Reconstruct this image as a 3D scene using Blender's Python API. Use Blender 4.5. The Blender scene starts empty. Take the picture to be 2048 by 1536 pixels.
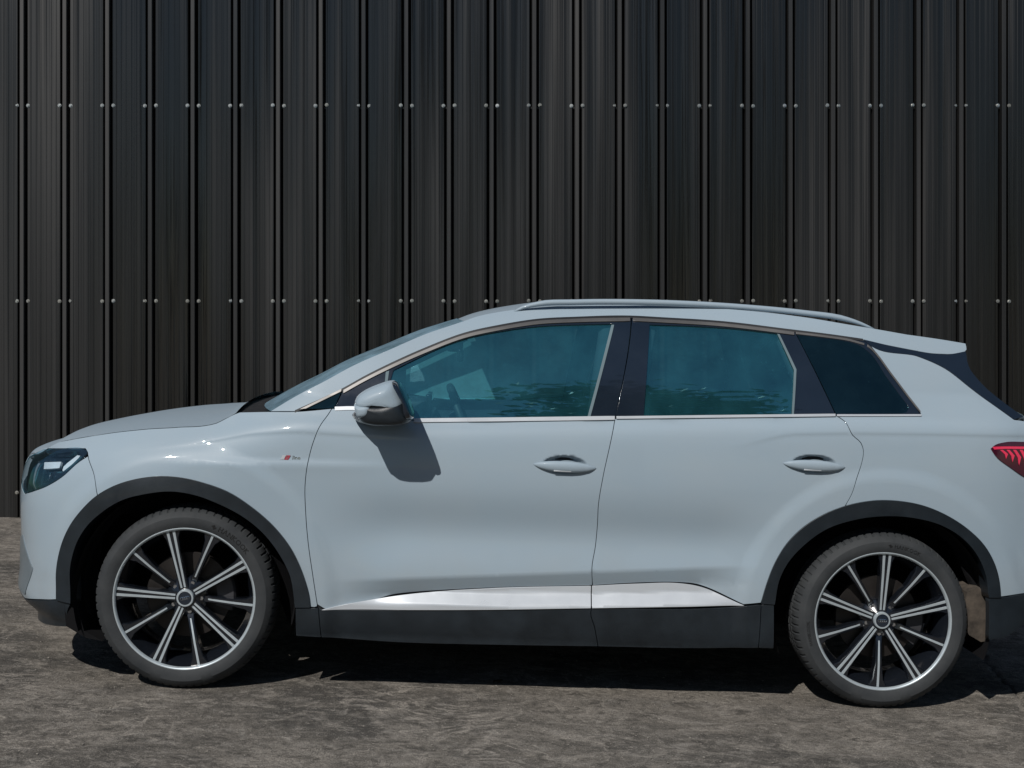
import bpy, bmesh, math, random
import numpy as np
from mathutils import Vector, Matrix
from mathutils.geometry import delaunay_2d_cdt
random.seed(7); rng = np.random.RandomState(11)
PI = math.pi
scene = bpy.context.scene
C = scene.collection

# ------------------------------------------------------------ camera, sky, sun, exposure
F, YH, H = 2695.0, 650.0, 1.514            # focal length and horizon of the photograph in its own pixels, eye height in metres
cam = bpy.data.cameras.new('camera'); camo = bpy.data.objects.new('camera', cam); C.objects.link(camo)
camo.location = (0, 0, H); camo.rotation_euler = (PI/2, 0, 0)
cam.sensor_width = 36; cam.lens = 36*F/2048; cam.shift_y = -(768-YH)/2048
cam.clip_start = .05; cam.clip_end = 3000
scene.camera = camo
SUN_EL, SUN_AZ = math.radians(44), math.radians(25)      # azimuth: left of straight behind the camera
sd = Vector((-math.sin(SUN_AZ)*math.cos(SUN_EL), -math.cos(SUN_AZ)*math.cos(SUN_EL), math.sin(SUN_EL)))
world = bpy.data.worlds.new('World'); scene.world = world; world.use_nodes = True
wn = world.node_tree; bg = wn.nodes['Background']
sky = wn.nodes.new('ShaderNodeTexSky'); sky.sky_type = 'NISHITA'; sky.sun_disc = False
sky.sun_elevation = SUN_EL; sky.sun_rotation = math.atan2(sd.x, sd.y)
sky.air_density = 1.2; sky.dust_density = .3; sky.ozone_density = 4.0
wn.links.new(sky.outputs[0], bg.inputs[0]); bg.inputs[1].default_value = .05
sun = bpy.data.lights.new('sun', 'SUN'); sun.energy = 4.4; sun.angle = math.radians(.5); sun.color = (1, .965, .92)
suno = bpy.data.objects.new('sun', sun); C.objects.link(suno)
suno.rotation_euler = sd.to_track_quat('Z', 'Y').to_euler()
scene.view_settings.view_transform = 'Standard'; scene.view_settings.look = 'None'
scene.view_settings.exposure = -.25; scene.view_settings.gamma = 1
scene.view_settings.use_curve_mapping = False

# ------------------------------------------------------------ materials
class NT:
    def __init__(s, name):
        s.m = bpy.data.materials.new(name); s.m.use_nodes = True; s.t = s.m.node_tree
        s.b = s.t.nodes['Principled BSDF']; s.out = s.t.nodes['Material Output']
        s.tc = s.t.nodes.new('ShaderNodeTexCoord')
    def n(s, kind, ins=None, **kw):
        x = s.t.nodes.new('ShaderNode'+kind)
        for k, v in kw.items(): setattr(x, k, v)
        for k, v in (ins or {}).items():
            if isinstance(v, bpy.types.NodeSocket): s.t.links.new(v, x.inputs[k])
            else: x.inputs[k].default_value = v
        return x
    def mapped(s, scale, rot=(0, 0, 0), src='Object'):
        return s.n('Mapping', {'Vector': s.tc.outputs[src], 'Scale': scale, 'Rotation': rot}).outputs[0]
    def noise(s, vec, scale, detail=4, rough=.55, dist=0):
        return s.n('TexNoise', {'Vector': vec, 'Scale': scale, 'Detail': detail, 'Roughness': rough, 'Distortion': dist}).outputs[0]
    def ramp(s, fac, pts):
        r = s.n('ValToRGB', {'Fac': fac}); e = r.color_ramp.elements
        while len(e) < len(pts): e.new(.5)
        for q, (p, c) in zip(e, pts):
            q.position = p; q.color = (c, c, c, 1) if isinstance(c, (int, float)) else (*c, 1)
        return r.outputs[0]
    def mix(s, fac, a, b, mode='MIX'):
        x = s.n('Mix', data_type='RGBA', blend_type=mode)
        for i, v in ((0, fac), (6, a), (7, b)):
            if isinstance(v, bpy.types.NodeSocket): s.t.links.new(v, x.inputs[i])
            else: x.inputs[i].default_value = v if (i == 0 or len(v) == 4) else (*v, 1)
        return x.outputs[2]
    def math(s, op, a, b=0.0):
        x = s.n('Math', operation=op)
        for i, v in ((0, a), (1, b)):
            if isinstance(v, bpy.types.NodeSocket): s.t.links.new(v, x.inputs[i])
            else: x.inputs[i].default_value = v
        return x.outputs[0]
    def set(s, **kw):
        names = dict(col='Base Color', rough='Roughness', metal='Metallic', coat='Coat Weight', coatr='Coat Roughness', ior='IOR',
                     normal='Normal', spec='Specular IOR Level', emis='Emission Color', emis_s='Emission Strength', trans='Transmission Weight', alpha='Alpha')
        for k, v in kw.items():
            i = s.b.inputs[names[k]]
            if isinstance(v, bpy.types.NodeSocket): s.t.links.new(v, i)
            else: i.default_value = (*v, 1) if isinstance(v, tuple) and len(v) == 3 else v
        return s
    def bump(s, h, strength, dist=.01):
        return s.n('Bump', {'Height': h, 'Strength': strength, 'Distance': dist}).outputs[0]

def simple(name, col, rough=.5, metal=0, coat=0, spec=.5, var=.12, vs=6, bump=0, bs=200):
    q = NT(name); v = q.mapped((1, 1, 1))
    n = q.noise(v, vs, 6, .6)
    c = q.mix(q.ramp(n, [(.3, 0.0), (.7, 1.0)]), tuple(x*(1-var) for x in col), tuple(x*(1+var) for x in col))
    r = q.ramp(n, [(.25, max(0, rough-.06)), (.75, min(1, rough+.06))])
    q.set(col=c, rough=r, metal=metal, coat=coat, spec=spec)
    if bump: q.set(normal=q.bump(q.noise(v, bs, 3), bump, .002))
    return q.m

def paint_mat():
    q = NT('pale_grey_car_paint'); v = q.mapped((1, 1, 1))
    dust = q.noise(v, 3.0, 7, .65)
    spots = q.ramp(q.noise(v, 140, 2, .5), [(.62, 0.0), (.72, 1.0)])
    base = q.mix(q.ramp(dust, [(.35, 0.0), (.75, 1.0)]), (.286, .358, .414), (.300, .364, .412))
    low = q.ramp(q.n('SeparateXYZ', {'Vector': q.tc.outputs['Object']}).outputs[2], [(.30, 1.0), (.62, 0.0)])
    dirt_veil = q.math('MULTIPLY', low, q.ramp(dust, [(.3, .05), (.7, .38)]))
    base = q.mix(dirt_veil, base, (.24, .22, .19))
    up = q.n('SeparateXYZ', {'Vector': q.tc.outputs['Normal']}).outputs[2]      # up-facing panels lose gloss, to imitate a hood reflecting pale sky
    q.set(col=base, metal=.0, coat=q.ramp(up, [(.55, .85), (.85, .22)]), spec=q.ramp(up, [(.55, .15), (.85, .04)]))
    q.set(col=base); q.b.inputs['Coat IOR'].default_value = 1.42
    q.set(coatr=q.math('ADD', q.math('MULTIPLY', dust, .05), q.math('MULTIPLY', spots, .05)), rough=.42)
    q.set(normal=q.bump(q.noise(v, 500, 2), .02, .0006))
    return q.m

def glass_mat(name, tint, refl=1.0, dirt_veil=.05, film_col=(.20, .27, .33)):  # film carries dirt and, on some panes, painted brightness
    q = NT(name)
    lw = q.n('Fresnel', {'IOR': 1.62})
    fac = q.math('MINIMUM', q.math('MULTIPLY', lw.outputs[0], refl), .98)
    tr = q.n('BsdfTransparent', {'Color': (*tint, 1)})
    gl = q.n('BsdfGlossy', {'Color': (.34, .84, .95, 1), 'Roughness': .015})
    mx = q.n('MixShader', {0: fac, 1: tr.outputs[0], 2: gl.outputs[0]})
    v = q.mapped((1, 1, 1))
    film = q.ramp(q.noise(v, 5, 5, .6), [(.35, dirt_veil*.5), (.75, dirt_veil*1.3)])
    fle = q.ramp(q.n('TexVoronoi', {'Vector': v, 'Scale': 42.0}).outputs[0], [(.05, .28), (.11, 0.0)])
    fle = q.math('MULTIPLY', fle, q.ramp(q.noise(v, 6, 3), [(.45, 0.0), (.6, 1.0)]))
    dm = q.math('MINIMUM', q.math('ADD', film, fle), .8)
    df = q.n('BsdfDiffuse', {'Color': (*film_col, 1)})
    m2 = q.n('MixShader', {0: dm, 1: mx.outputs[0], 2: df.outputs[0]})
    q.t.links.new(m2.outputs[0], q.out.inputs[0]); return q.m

M = {}
M['paint'] = paint_mat()
M['plastic'] = simple('charcoal_plastic', (.009, .0135, .018), .38, 0, .25, .5, .25, 9, .25, 700)
M['gloss'] = simple('gloss_black_trim', (.010, .016, .026), .12, 0, 1, .5, .1)
M['seal'] = simple('black_rubber_seal', (.008, .009, .011), .6)
M['satin'] = simple('satin_grey_trim', (.14, .135, .13), .4, .5)
M['silver'] = simple('brushed_silver_trim', (.50, .53, .56), .32, .2, .5, .5, .01)
M['chrome'] = simple('chrome', (.75, .77, .8), .12, 1)
M['machined'] = simple('machined_alloy', (.50, .56, .59), .4, .5, .3, .5, .05, 30)
M['rimblack'] = simple('gloss_black_alloy', (.008, .010, .014), .2, 0, .8, .5, .2)
M['disc'] = simple('brake_disc_steel', (.035, .031, .029), .45, .6, 0, .5, .3)
M['caliper'] = simple('caliper_iron', (.05, .05, .055), .5, .4)
M['dark'] = simple('black_liner', (.006, .006, .007), .9, spec=.15)
M['inner'] = simple('dark_cabin_fabric', (.045, .062, .078), .85, bump=.3, bs=300)
M['dash'] = simple('cabin_plastic', (.035, .05, .062), .55)
M['panelgrey'] = simple('grey_cabin_trim', (.11, .16, .18), .7)
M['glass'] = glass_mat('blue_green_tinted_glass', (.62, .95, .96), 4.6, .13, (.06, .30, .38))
M['farglass'] = glass_mat('bright_film_glass', (.70, .93, .92), 1.0, .85, (.50, .86, .88))  # pale teal film paints brightness into the far windows
M['privacy'] = glass_mat('privacy_glass', (.04, .07, .10), 1.3, .07, (.05, .13, .18))
M['screen'] = glass_mat('windscreen_glass', (.45, .68, .74), 2.0, .32, (.40, .60, .74))  # pale blue film paints a sky reflection onto the windscreen
M['lens'] = glass_mat('headlight_lens', (.93, .97, 1), 1.2, .03)
M['airdark'] = simple('shaded_intake_paint', (.13, .16, .18), .4, 0, .4)  # body paint darkened to stand for shading in the hollow intake
M['red'] = simple('red_badge_enamel', (.36, .05, .075), .3)
M['amberish'] = simple('frosted_light_guide', (.55, .60, .64), .3)
def tail_mat():
    q = NT('red_tail_lens'); q.set(col=(.30, .006, .03), rough=.08, coat=1.0); return q.m
M['tail'] = tail_mat()
M['taildark'] = simple('dark_red_lens', (.05, .004, .016), .12, 0, 1)
M['tailbar'] = simple('bright_red_light_guide', (.75, .03, .09), .25, 0, 1)

def tyre_mat():
    q = NT('dusty_tyre_rubber'); v = q.mapped((1, 1, 1))
    d = q.noise(v, 7, 6, .6); d2 = q.noise(v, 90, 3)
    c = q.mix(q.ramp(d, [(.3, 0.0), (.7, 1.0)]), (.020, .023, .026), (.044, .047, .049))
    q.set(col=c, rough=.72, normal=q.bump(d2, .25, .002), spec=.35); return q.m
M['tyre'] = tyre_mat()
M['lettering'] = simple('black_moulded_lettering', (.006, .006, .006), .5)

def ground_mat():
    q = NT('weathered_dark_concrete'); v = q.mapped((1, 1, 1)); vs = q.mapped((1.0, 1.35, 1), (0, 0, .5))
    big = q.noise(vs, .9, 8, .62, .6); mid = q.noise(vs, 4.5, 8, .68, .9); fine = q.noise(v, 46, 6, .72); grit = q.noise(v, 210, 3, .6)
    c = q.mix(q.ramp(big, [(.38, 0.0), (.60, 1.0)]), (.080, .074, .066), (.205, .183, .155))
    c = q.mix(q.ramp(mid, [(.50, 0.0), (.62, .75)]), c, (.30, .27, .232))
    c = q.mix(q.ramp(mid, [(.30, .75), (.44, 0.0)]), c, (.082, .075, .067))
    vein = q.n('TexNoise', {'Vector': vs, 'Scale': 2.2, 'Detail': 7, 'Roughness': .6, 'Distortion': 1.6}).outputs[0]
    band = q.ramp(vein, [(.470, 0.0), (.5, .9), (.530, 0.0)])
    c = q.mix(q.math('MULTIPLY', band, q.ramp(q.noise(v, 1.3, 2), [(.45, 0.0), (.6, 1.0)])), c, (.40, .36, .31))
    blot = q.n('TexNoise', {'Vector': vs, 'Scale': 13.0, 'Detail': 7, 'Roughness': .66, 'Distortion': .8}).outputs[0]
    c = q.mix(q.ramp(blot, [(.34, .85), (.47, 0.0)]), c, (.070, .063, .054))
    c = q.mix(q.ramp(blot, [(.54, 0.0), (.66, .8)]), c, (.30, .275, .242))
    c = q.mix(q.ramp(fine, [(.28, .72), (.5, 0.0)]), c, (.05, .046, .041))
    c = q.mix(q.ramp(fine, [(.58, 0.0), (.70, .9)]), c, (.40, .36, .31))
    c = q.mix(q.ramp(grit, [(.34, .7), (.5, 0.0)]), c, (.045, .042, .038))
    c = q.mix(q.ramp(grit, [(.60, 0.0), (.72, .7)]), c, (.5, .46, .4))
    h = q.math('ADD', q.math('MULTIPLY', fine, 1.0), q.math('ADD', q.math('MULTIPLY', grit, .35), q.math('MULTIPLY', mid, 1.2)))
    q.set(col=c, rough=.88, spec=.25, normal=q.bump(h, .9, .012)); return q.m
M['ground'] = ground_mat()

def wall_mat(name, base, r0, r1, bump):
    q = NT(name); v = q.mapped((1, 1, .02), src='Object')
    geo = q.n('NewGeometry'); vw = q.n('Mapping', {'Vector': geo.outputs['Position'], 'Scale': (1, 1, .008)}).outputs[0]
    vl = q.n('Mapping', {'Vector': geo.outputs['Position'], 'Scale': (1, 1, .022)}).outputs[0]
    fine = q.noise(vw, 60, 1, .4); mid = q.noise(vl, 11, 1, .4); wave = q.noise(vl, 2.2, 3, .5)
    c = q.mix(q.ramp(fine, [(.35, 0.0), (.65, 1.0)]), tuple(x*.94 for x in base), tuple(x*1.07 for x in base))
    q.b.inputs['Specular Tint'].default_value = (.94, .92, .90, 1)
    q.set(col=c, metal=.0, ior=1.68, rough=q.ramp(mid, [(.3, r0), (.7, r1)]))
    h = q.math('ADD', q.math('MULTIPLY', fine, .10), q.math('ADD', q.math('MULTIPLY', mid, 1.1), q.math('MULTIPLY', wave, 1.6)))
    broad = q.noise(q.n('Mapping', {'Vector': geo.outputs['Position'], 'Location': (-2.3, 0, 0), 'Scale': (1, 1, .15)}).outputs[0], .8, 2, .5)
    q.set(rough=q.math('ADD', q.ramp(mid, [(.3, r0), (.7, r1)]), q.ramp(broad, [(.42, 0.0), (.60, .20)])))
    q.set(normal=q.bump(h, bump, .024)); return q.m
M['wall'] = wall_mat('charcoal_coated_steel', (.0050, .0051, .0050), .14, .30, 1.2)
M['rib'] = wall_mat('charcoal_rib_steel', (.012, .012, .012), .28, .45, .3)
M['wallback'] = simple('dark_backing_steel', (.004, .004, .004), .8, spec=.1)  # near-black matte sheet behind the rib channels
M['screw'] = simple('zinc_screw_head', (.55, .54, .5), .3, .9)
M['bark'] = simple('tree_bark', (.07, .05, .035), .9)
M['leaf'] = simple('green_foliage', (.045, .075, .022), .6, var=.4, vs=2)
M['deadleaf'] = simple('dry_brown_leaf', (.05, .038, .028), .8)
M['stone'] = simple('pale_pebble', (.24, .22, .19), .9, var=.3, vs=40)

# ------------------------------------------------------------ mesh helpers
def link(name, me, mat, parent=None, smooth=False, kind=None):
    o = bpy.data.objects.new(name, me); C.objects.link(o)
    if mat is not None and not me.materials: me.materials.append(mat)
    if smooth: me.polygons.foreach_set('use_smooth', [True]*len(me.polygons))
    if parent is not None: o.parent = parent
    if kind: o['kind'] = kind
    return o
def mesh_from(name, vs, fs):
    me = bpy.data.meshes.new(name); me.from_pydata([tuple(map(float, v)) for v in vs], [], fs); me.update(); return me
def tag(o, label=None, cat=None, group=None, kind=None):
    for k, v in (('label', label), ('category', cat), ('group', group), ('kind', kind)):
        if v: o[k] = v
    return o
def bm_obj(name, bm, mat, parent=None, smooth=False):
    me = bpy.data.meshes.new(name); bmesh.ops.recalc_face_normals(bm, faces=bm.faces); bm.to_mesh(me); bm.free()
    o = link(name, me, mat, parent, smooth)
    return o
def smooth_angle(o, deg=35):
    me = o.data; me.polygons.foreach_set('use_smooth', [True]*len(me.polygons))
    bm = bmesh.new(); bm.from_mesh(me)
    for e in bm.edges:
        if len(e.link_faces) == 2 and e.calc_face_angle(0) > math.radians(deg): e.smooth = False
    bm.to_mesh(me); bm.free(); return o
def bm_box(bm, cx, cy, cz, sx, sy, sz, bevel=0, seg=3, rot=None):
    r = bmesh.ops.create_cube(bm, size=1, matrix=Matrix.Diagonal((sx, sy, sz, 1)))
    vs = r['verts']
    if bevel:
        es = list({e for v in vs for e in v.link_edges})
        q = bmesh.ops.bevel(bm, geom=es, offset=bevel, segments=seg, affect='EDGES', profile=.6)
        vs = list({v for f in q['faces'] for v in f.verts} | {v for v in vs if v.is_valid})
    mt = Matrix.Translation((cx, cy, cz)) @ (rot if rot else Matrix())
    bmesh.ops.transform(bm, matrix=mt, verts=vs); return vs
def tube(pts, r, n=8, closed=False, flat=None):
    """tube along 3-D points; r number or list; flat=(a,b) section scale"""
    P = [Vector(p) for p in pts]; m = len(P); vs = []; fs = []
    for i, p in enumerate(P):
        a = P[(i-1) % m] if (closed or i > 0) else p; b = P[(i+1) % m] if (closed or i < m-1) else p
        d = (b-a).normalized(); up = Vector((0, 1, 0)) if abs(d.y) < .9 else Vector((0, 0, 1))
        u = d.cross(up).normalized(); w = d.cross(u).normalized()
        rr = r[i] if isinstance(r, (list, tuple)) else r
        fa, fb = flat or (1, 1)
        for k in range(n):
            t = 2*PI*k/n; vs.append(p + u*math.cos(t)*rr*fa + w*math.sin(t)*rr*fb)
    for i in range(m if closed else m-1):
        for k in range(n):
            a = i*n+k; b = i*n+(k+1) % n; c = ((i+1) % m)*n+(k+1) % n; d = ((i+1) % m)*n+k
            fs.append((a, b, c, d))
    if not closed: fs.append(tuple(range(n-1, -1, -1))); fs.append(tuple((m-1)*n+k for k in range(n)))
    return vs, fs
def cr(pts, step=.02, closed=False):
    P = np.array(pts, float)
    if len(P) < 3:
        n = max(1, int(np.linalg.norm(P[-1]-P[0])/step)); return [tuple(P[0]+(P[-1]-P[0])*k/n) for k in range(n+1)]
    out = []
    for i in range(len(P)-1):
        p1, p2 = P[i], P[i+1]; p0 = P[i-1] if i > 0 else 2*p1-p2; p3 = P[i+2] if i+2 < len(P) else 2*p2-p1
        d = np.linalg.norm(p2-p1); n = max(1, int(math.ceil(d/step)))
        # non-uniform tangents keep unequal spacing from overshooting
        d0 = max(1e-6, np.linalg.norm(p1-p0)); d2 = max(1e-6, np.linalg.norm(p3-p2)); d = max(d, 1e-6)
        m1 = d*((p1-p0)/d0 - (p2-p0)/(d0+d) + (p2-p1)/d); m2 = d*((p2-p1)/d - (p3-p1)/(d+d2) + (p3-p2)/d2)
        for k in range(n):
            t = k/n; out.append(tuple((2*t**3-3*t*t+1)*p1 + (t**3-2*t*t+t)*m1 + (-2*t**3+3*t*t)*p2 + (t**3-t*t)*m2))
    out.append(tuple(P[-1])); return out

# ------------------------------------------------------------ ground
SL = .0375                                 # the yard falls gently to the right
G0 = -.0166; SG = .035
def gz(x): return G0-SG*x
def vnoise(X, Y, seed):
    r = np.random.RandomState(seed).rand(256, 256)
    xi = np.floor(X).astype(int); yi = np.floor(Y).astype(int); fx = X-xi; fy = Y-yi
    fx = fx*fx*(3-2*fx); fy = fy*fy*(3-2*fy)
    g = lambda a, b: r[a % 256, b % 256]
    return (g(xi, yi)*(1-fx)+g(xi+1, yi)*fx)*(1-fy)+(g(xi, yi+1)*(1-fx)+g(xi+1, yi+1)*fx)*fy
def on_ground(px, py):
    """photo pixel -> (x, y) on the sloping yard"""
    y = F*H/(py-YH)
    for _ in range(6): x = (px-1024)/F*y; y = F*(H-gz(x))/(py-YH)
    return (px-1024)/F*y, y
CRACKS = [[on_ground(*p) for p in ((1925, 1262), (1944, 1288), (1952, 1302), (1968, 1308), (1972, 1322), (1988, 1340), (1996, 1352), (2012, 1366), (2030, 1384), (2050, 1402), (2100, 1440))],
          [on_ground(*p) for p in ((1925, 1262), (1880, 1240), (1860, 1200), (1800, 1160), (1760, 1120))],
          [on_ground(*p) for p in ((1992, 1346), (1974, 1352), (1958, 1350))]]
def seg_dist(X, Y, pts, wob):
    d = np.full(X.shape, 9.0)
    for (ax, ay), (bx, by) in zip(pts[:-1], pts[1:]):
        dx, dy = bx-ax, by-ay; t = np.clip(((X-ax)*dx+(Y-ay)*dy)/(dx*dx+dy*dy), 0, 1)
        d = np.minimum(d, np.hypot(X-ax-t*dx, Y-ay-t*dy))
    return d
def ground():
    xs = np.concatenate([[-900, -200, -60, -20, -8, -5], np.arange(-3.2, 3.2, .011), [3.3, 5, 8, 20, 60, 200, 900]])
    ys = np.concatenate([[-900, -200, -60, -20, -8, -3, 0, 2, 3.5, 4.2], np.arange(4.4, 6.5, .013), np.arange(6.5, 9.92, .07), [10.0, 12, 20, 60, 200, 900]])
    X, Y = np.meshgrid(xs, ys)
    fade = np.clip((3.2-np.abs(X))/.3, 0, 1)*np.clip((Y-4.3)/.1, 0, 1)*np.clip((9.92-Y)/.3, 0, 1)
    Z = 0*X
    for s, a in ((1.3, .006), (4.3, .0035), (13, .002), (37, .0014)):
        Z += (vnoise(X*s+31, Y*s*1.1+7, int(s*10))-.6)*a
    Z = np.minimum(Z, .004)
    wx = (vnoise(X*22+3, Y*22+9, 5)-.5)*.035; wy = (vnoise(X*19+13, Y*21+1, 6)-.5)*.035
    for c, (w, dpt) in zip(CRACKS, ((.007, .014), (.008, .014), (.005, .008))):
        Z -= dpt*np.exp(-(seg_dist(X+wx, Y+wy, c, 0)/w)**2)
    Z = Z*fade + G0 - SG*X
    far = np.abs(X) > 30; Z = np.where(far, G0-SG*np.sign(X)*30, Z)
    nx, ny = len(xs), len(ys)
    me = bpy.data.meshes.new('ground'); co = np.stack([X, Y, Z], -1).reshape(-1, 3)
    i = np.arange(ny-1)[:, None]*nx + np.arange(nx-1)[None]; q = np.stack([i, i+1, i+nx+1, i+nx], -1).reshape(-1, 4)
    me.vertices.add(len(co)); me.vertices.foreach_set('co', co.astype('f').ravel())
    me.loops.add(q.size); me.loops.foreach_set('vertex_index', q.astype('i').ravel())
    me.polygons.add(len(q)); me.polygons.foreach_set('loop_start', (np.arange(len(q))*4).astype('i')); me.polygons.foreach_set('loop_total', np.full(len(q), 4, 'i'))
    me.update(calc_edges=True)
    link('ground', me, M['ground'], None, True, 'structure')
ground()

# ------------------------------------------------------------ metal wall
DW = 9.82; PITCH = 85.3/2695*9.82; CH = .070        # distance, rib pitch, width of the channel that holds a rib
def metal_wall():
    root = bpy.data.objects.new('metal_wall', None); C.objects.link(root); root.location = (0, DW, 0)
    tag(root, 'tall charcoal ribbed sheet metal wall with rows of screws behind the car', 'wall')
    z0, z1 = -.6, 6.4
    # pan between two ribs: flat with shallow stiffening beads and returns into the channels
    W = PITCH-CH
    prof = [(-W/2, .045), (-W/2, .002), (-W/2+.004, 0)]
    for k, bx in enumerate((-.092, -.056, -.020, .020, .056, .092)):
        d = .0013
        prof += [(bx-.004, 0), (bx-.001, d), (bx+.001, d), (bx+.004, 0)]
    prof += [(W/2-.004, 0), (W/2, .002), (W/2, .045)]
    def sheet(prof, n=14, amp=0, seed=0):
        r = np.random.RandomState(seed); ph = r.rand(4)*6
        vs = []; fs = []; m = len(prof)
        for j in range(n+1):
            z = z0+(z1-z0)*j/n
            for (x, y) in prof:
                b = amp*math.cos(min(1, abs(x)/(W/2))*PI/2)*(math.sin(z*1.3+ph[0])+.6*math.sin(z*2.9+ph[1]+x*9))
                vs.append((x, y+b+amp*.9*x/W*math.sin(z*.9+ph[2])*2, z))
        for j in range(n):
            for i in range(m-1):
                a = j*m+i; fs.append((a, a+1, a+m+1, a+m))
        return vs, fs
    pans = [mesh_from('wall_panel', *sheet(prof, 18, .0016, s)) for s in range(7)]
    rp = [(-.019, .045), (-.016, -.014), (-.012, -.018), (.012, -.018), (.016, -.014), (.019, .045)]
    ribm = mesh_from('rib', *sheet(rp, 1))
    bm = bmesh.new(); bmesh.ops.create_cone(bm, cap_ends=True, segments=6, radius1=.0098, radius2=.008, depth=.009, matrix=Matrix.Rotation(PI/2, 4, 'X'))
    r2 = bmesh.ops.create_cone(bm, cap_ends=True, segments=12, radius1=.0135, radius2=.0135, depth=.003, matrix=Matrix.Translation((0, .003, 0)) @ Matrix.Rotation(PI/2, 4, 'X'))
    scm = bpy.data.meshes.new('screw'); bm.to_mesh(scm); bm.free()
    for m_ in pans: m_.materials.append(M['wall']); m_.polygons.foreach_set('use_smooth', [False]*len(m_.polygons))
    ribm.materials.append(M['rib']); scm.materials.append(M['screw'])
    xc = (45-1024)/F*DW
    for k in range(-12, 38):
        x = xc+k*PITCH
        o = link('rib', ribm, None, root); o.location = (x, 0, 0)
        p = link('wall_panel', pans[(k*5+3) % 7], None, root); p.location = (x+PITCH/2, 0, 0); p.rotation_euler.z = rng.normal(0, .018)
        if -1 <= k <= 25:
            for z in (H-335/F*DW, H+48/F*DW, H+439/F*DW):
                for sx in (-1, 1):
                    s = link('screw', scm, None, root); s.location = (x+sx*(CH/2+.006), -.003, z+rng.normal(0, .0015))
                    s.rotation_euler = (rng.normal(0, .05), rng.rand()*PI, rng.normal(0, .05))
    bm = bmesh.new(); bm_box(bm, xc+13*PITCH, .078, (z0+z1)/2, 50*PITCH+.6, .05, z1-z0)
    bm_obj('backing_sheet', bm, M['wallback'], root)
    for z in (H-335/F*DW, H+48/F*DW, H+439/F*DW):             # thin horizontal lap behind each screw row
        bm = bmesh.new(); bm_box(bm, xc+13*PITCH, .041, z-.012, 50*PITCH, .02, .012); bm_obj('girt', bm, M['rib'], root)
metal_wall()

# ------------------------------------------------------------ car: frame of reference
YAW, TILT = math.radians(1.3), math.atan(SL)
ROOT = Matrix.Translation((.064, 5.5+.93, -.0024)) @ Matrix.Rotation(TILT, 4, 'Y') @ Matrix.Rotation(YAW, 4, 'Z')
RI = np.array(ROOT.inverted()); RM = np.array(ROOT)
HW, WX, WZ, WR = .93, 1.434, .356, .352     # half width, wheel positions, hub height, tyre radius
car = bpy.data.objects.new('car', None); C.objects.link(car); car.matrix_world = ROOT
tag(car, 'pale grey blue five door electric SUV parked side on before the dark metal wall', 'car')
def proj(x, y, z):
    w = RM @ np.array([x, y, z, 1.0]); return 1024+F*w[0]/w[1], YH-F*(w[2]-H)/w[1]
def U(px, py, y):
    """photo pixel -> car (x, z) on the lengthwise plane at car y"""
    o = RI @ np.array([0, 0, H, 1.0]); d = RI[:3, :3] @ np.array([(px-1024)/F, 1.0, (YH-py)/F])
    t = (y-o[1])/d[1]; p = o[:3]+d*t; return p[0], p[2]

# ------------------------------------------------------------ car: body side surface  S(s, z) -> x, |y|
def smooth_fn(xs, ys, sig):
    g = np.linspace(xs[0]-.3, xs[-1]+.3, 900); v = np.interp(g, xs, ys)
    k = np.arange(-60, 61)*(g[1]-g[0]); w = np.exp(-(k/sig)**2/2); w /= w.sum()
    v = np.convolve(np.pad(v, 60, 'edge'), w, 'valid'); return lambda q: np.interp(q, g, v)
zt = smooth_fn([-2.35, -2.2, -2.05, -1.77, -1.5, -1.34, -1.2, -1.0, -.5, .34, 1.27, 1.63, 2.1, 2.4],
               [.84, .875, .925, .985, 1.024, 1.052, 1.085, 1.104, 1.09, 1.130, 1.178, 1.186, 1.19, 1.19], .03)
def sst(a, b, v):
    t = np.clip((v-a)/(b-a), 0, 1); return t*t*(3-2*t)
HANDLES = [U(1130, 931, -.93), U(1629, 929, -.93)]
def side(x, z):
    top = zt(x); d = top-z; dp = np.maximum(d, 0); g = np.maximum(-d, 0)
    fr = sst(-.9, -1.4, x)
    Y = HW - (.040+.05*fr)*np.exp(-dp/(.038+.035*fr))
    Y = Y - .012*sst(.30, 0, dp)
    mid = sst(-.95, -.55, x)*sst(1.05, .70, x)
    Y = Y - .031*mid*np.exp(-((z-.65)/.125)**2) - .006*(1-mid)*np.exp(-((z-.62)/.2)**2)
    zc = .4998+.067*(x-.0)
    wu = sst(-.90, -.50, x)*sst(.95, .62, x)
    Y = Y - wu*.036*np.clip((zc-z)/.07, 0, 1)*(d > 0)
    fl = sst(-.35, -.75, x)*sst(-1.75, -1.35, x) + sst(.75, 1.1, x)
    dl = .060+.05*sst(1.05, .75, x)*(x > 0)
    Y = Y + fl*.0045*.5*(1+np.tanh((dl-dp)/.007))
    for cx in (-WX, WX):
        r = np.hypot(x-cx, z-WZ); Y = Y + .010*sst(.64, .565, r)
    # sharp fold over the front wheel, fading into the door
    lf = .9+.02*(x+1.2); Y = Y + .007*sst(-1.65, -1.3, x)*sst(-.5, -.9, x)*np.exp(-np.maximum(lf-z, 0)/.05)*sst(.04, 0, z-lf)
    for hx, hz in HANDLES:
        e = ((x-hx)/.095)**2+((z-hz-.003)/.037)**2; Y = Y - .024*sst(1, .35, e)
    Y = Y - .30*g - .42*g*g - 5.0*np.maximum(g-.375, 0)**2
    gw = np.clip(g/.1, 0, 1)
    Y = Y - gw*(.05*np.clip(-x-.25, 0, 1.2)**2) - .05*gw*np.clip(x-1.0, 0, 1.4)**2
    Y = Y - .03*np.clip((x-1.1)/.9, 0, 1)**2
    return Y
X0, X1 = -1.50, 1.72
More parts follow.
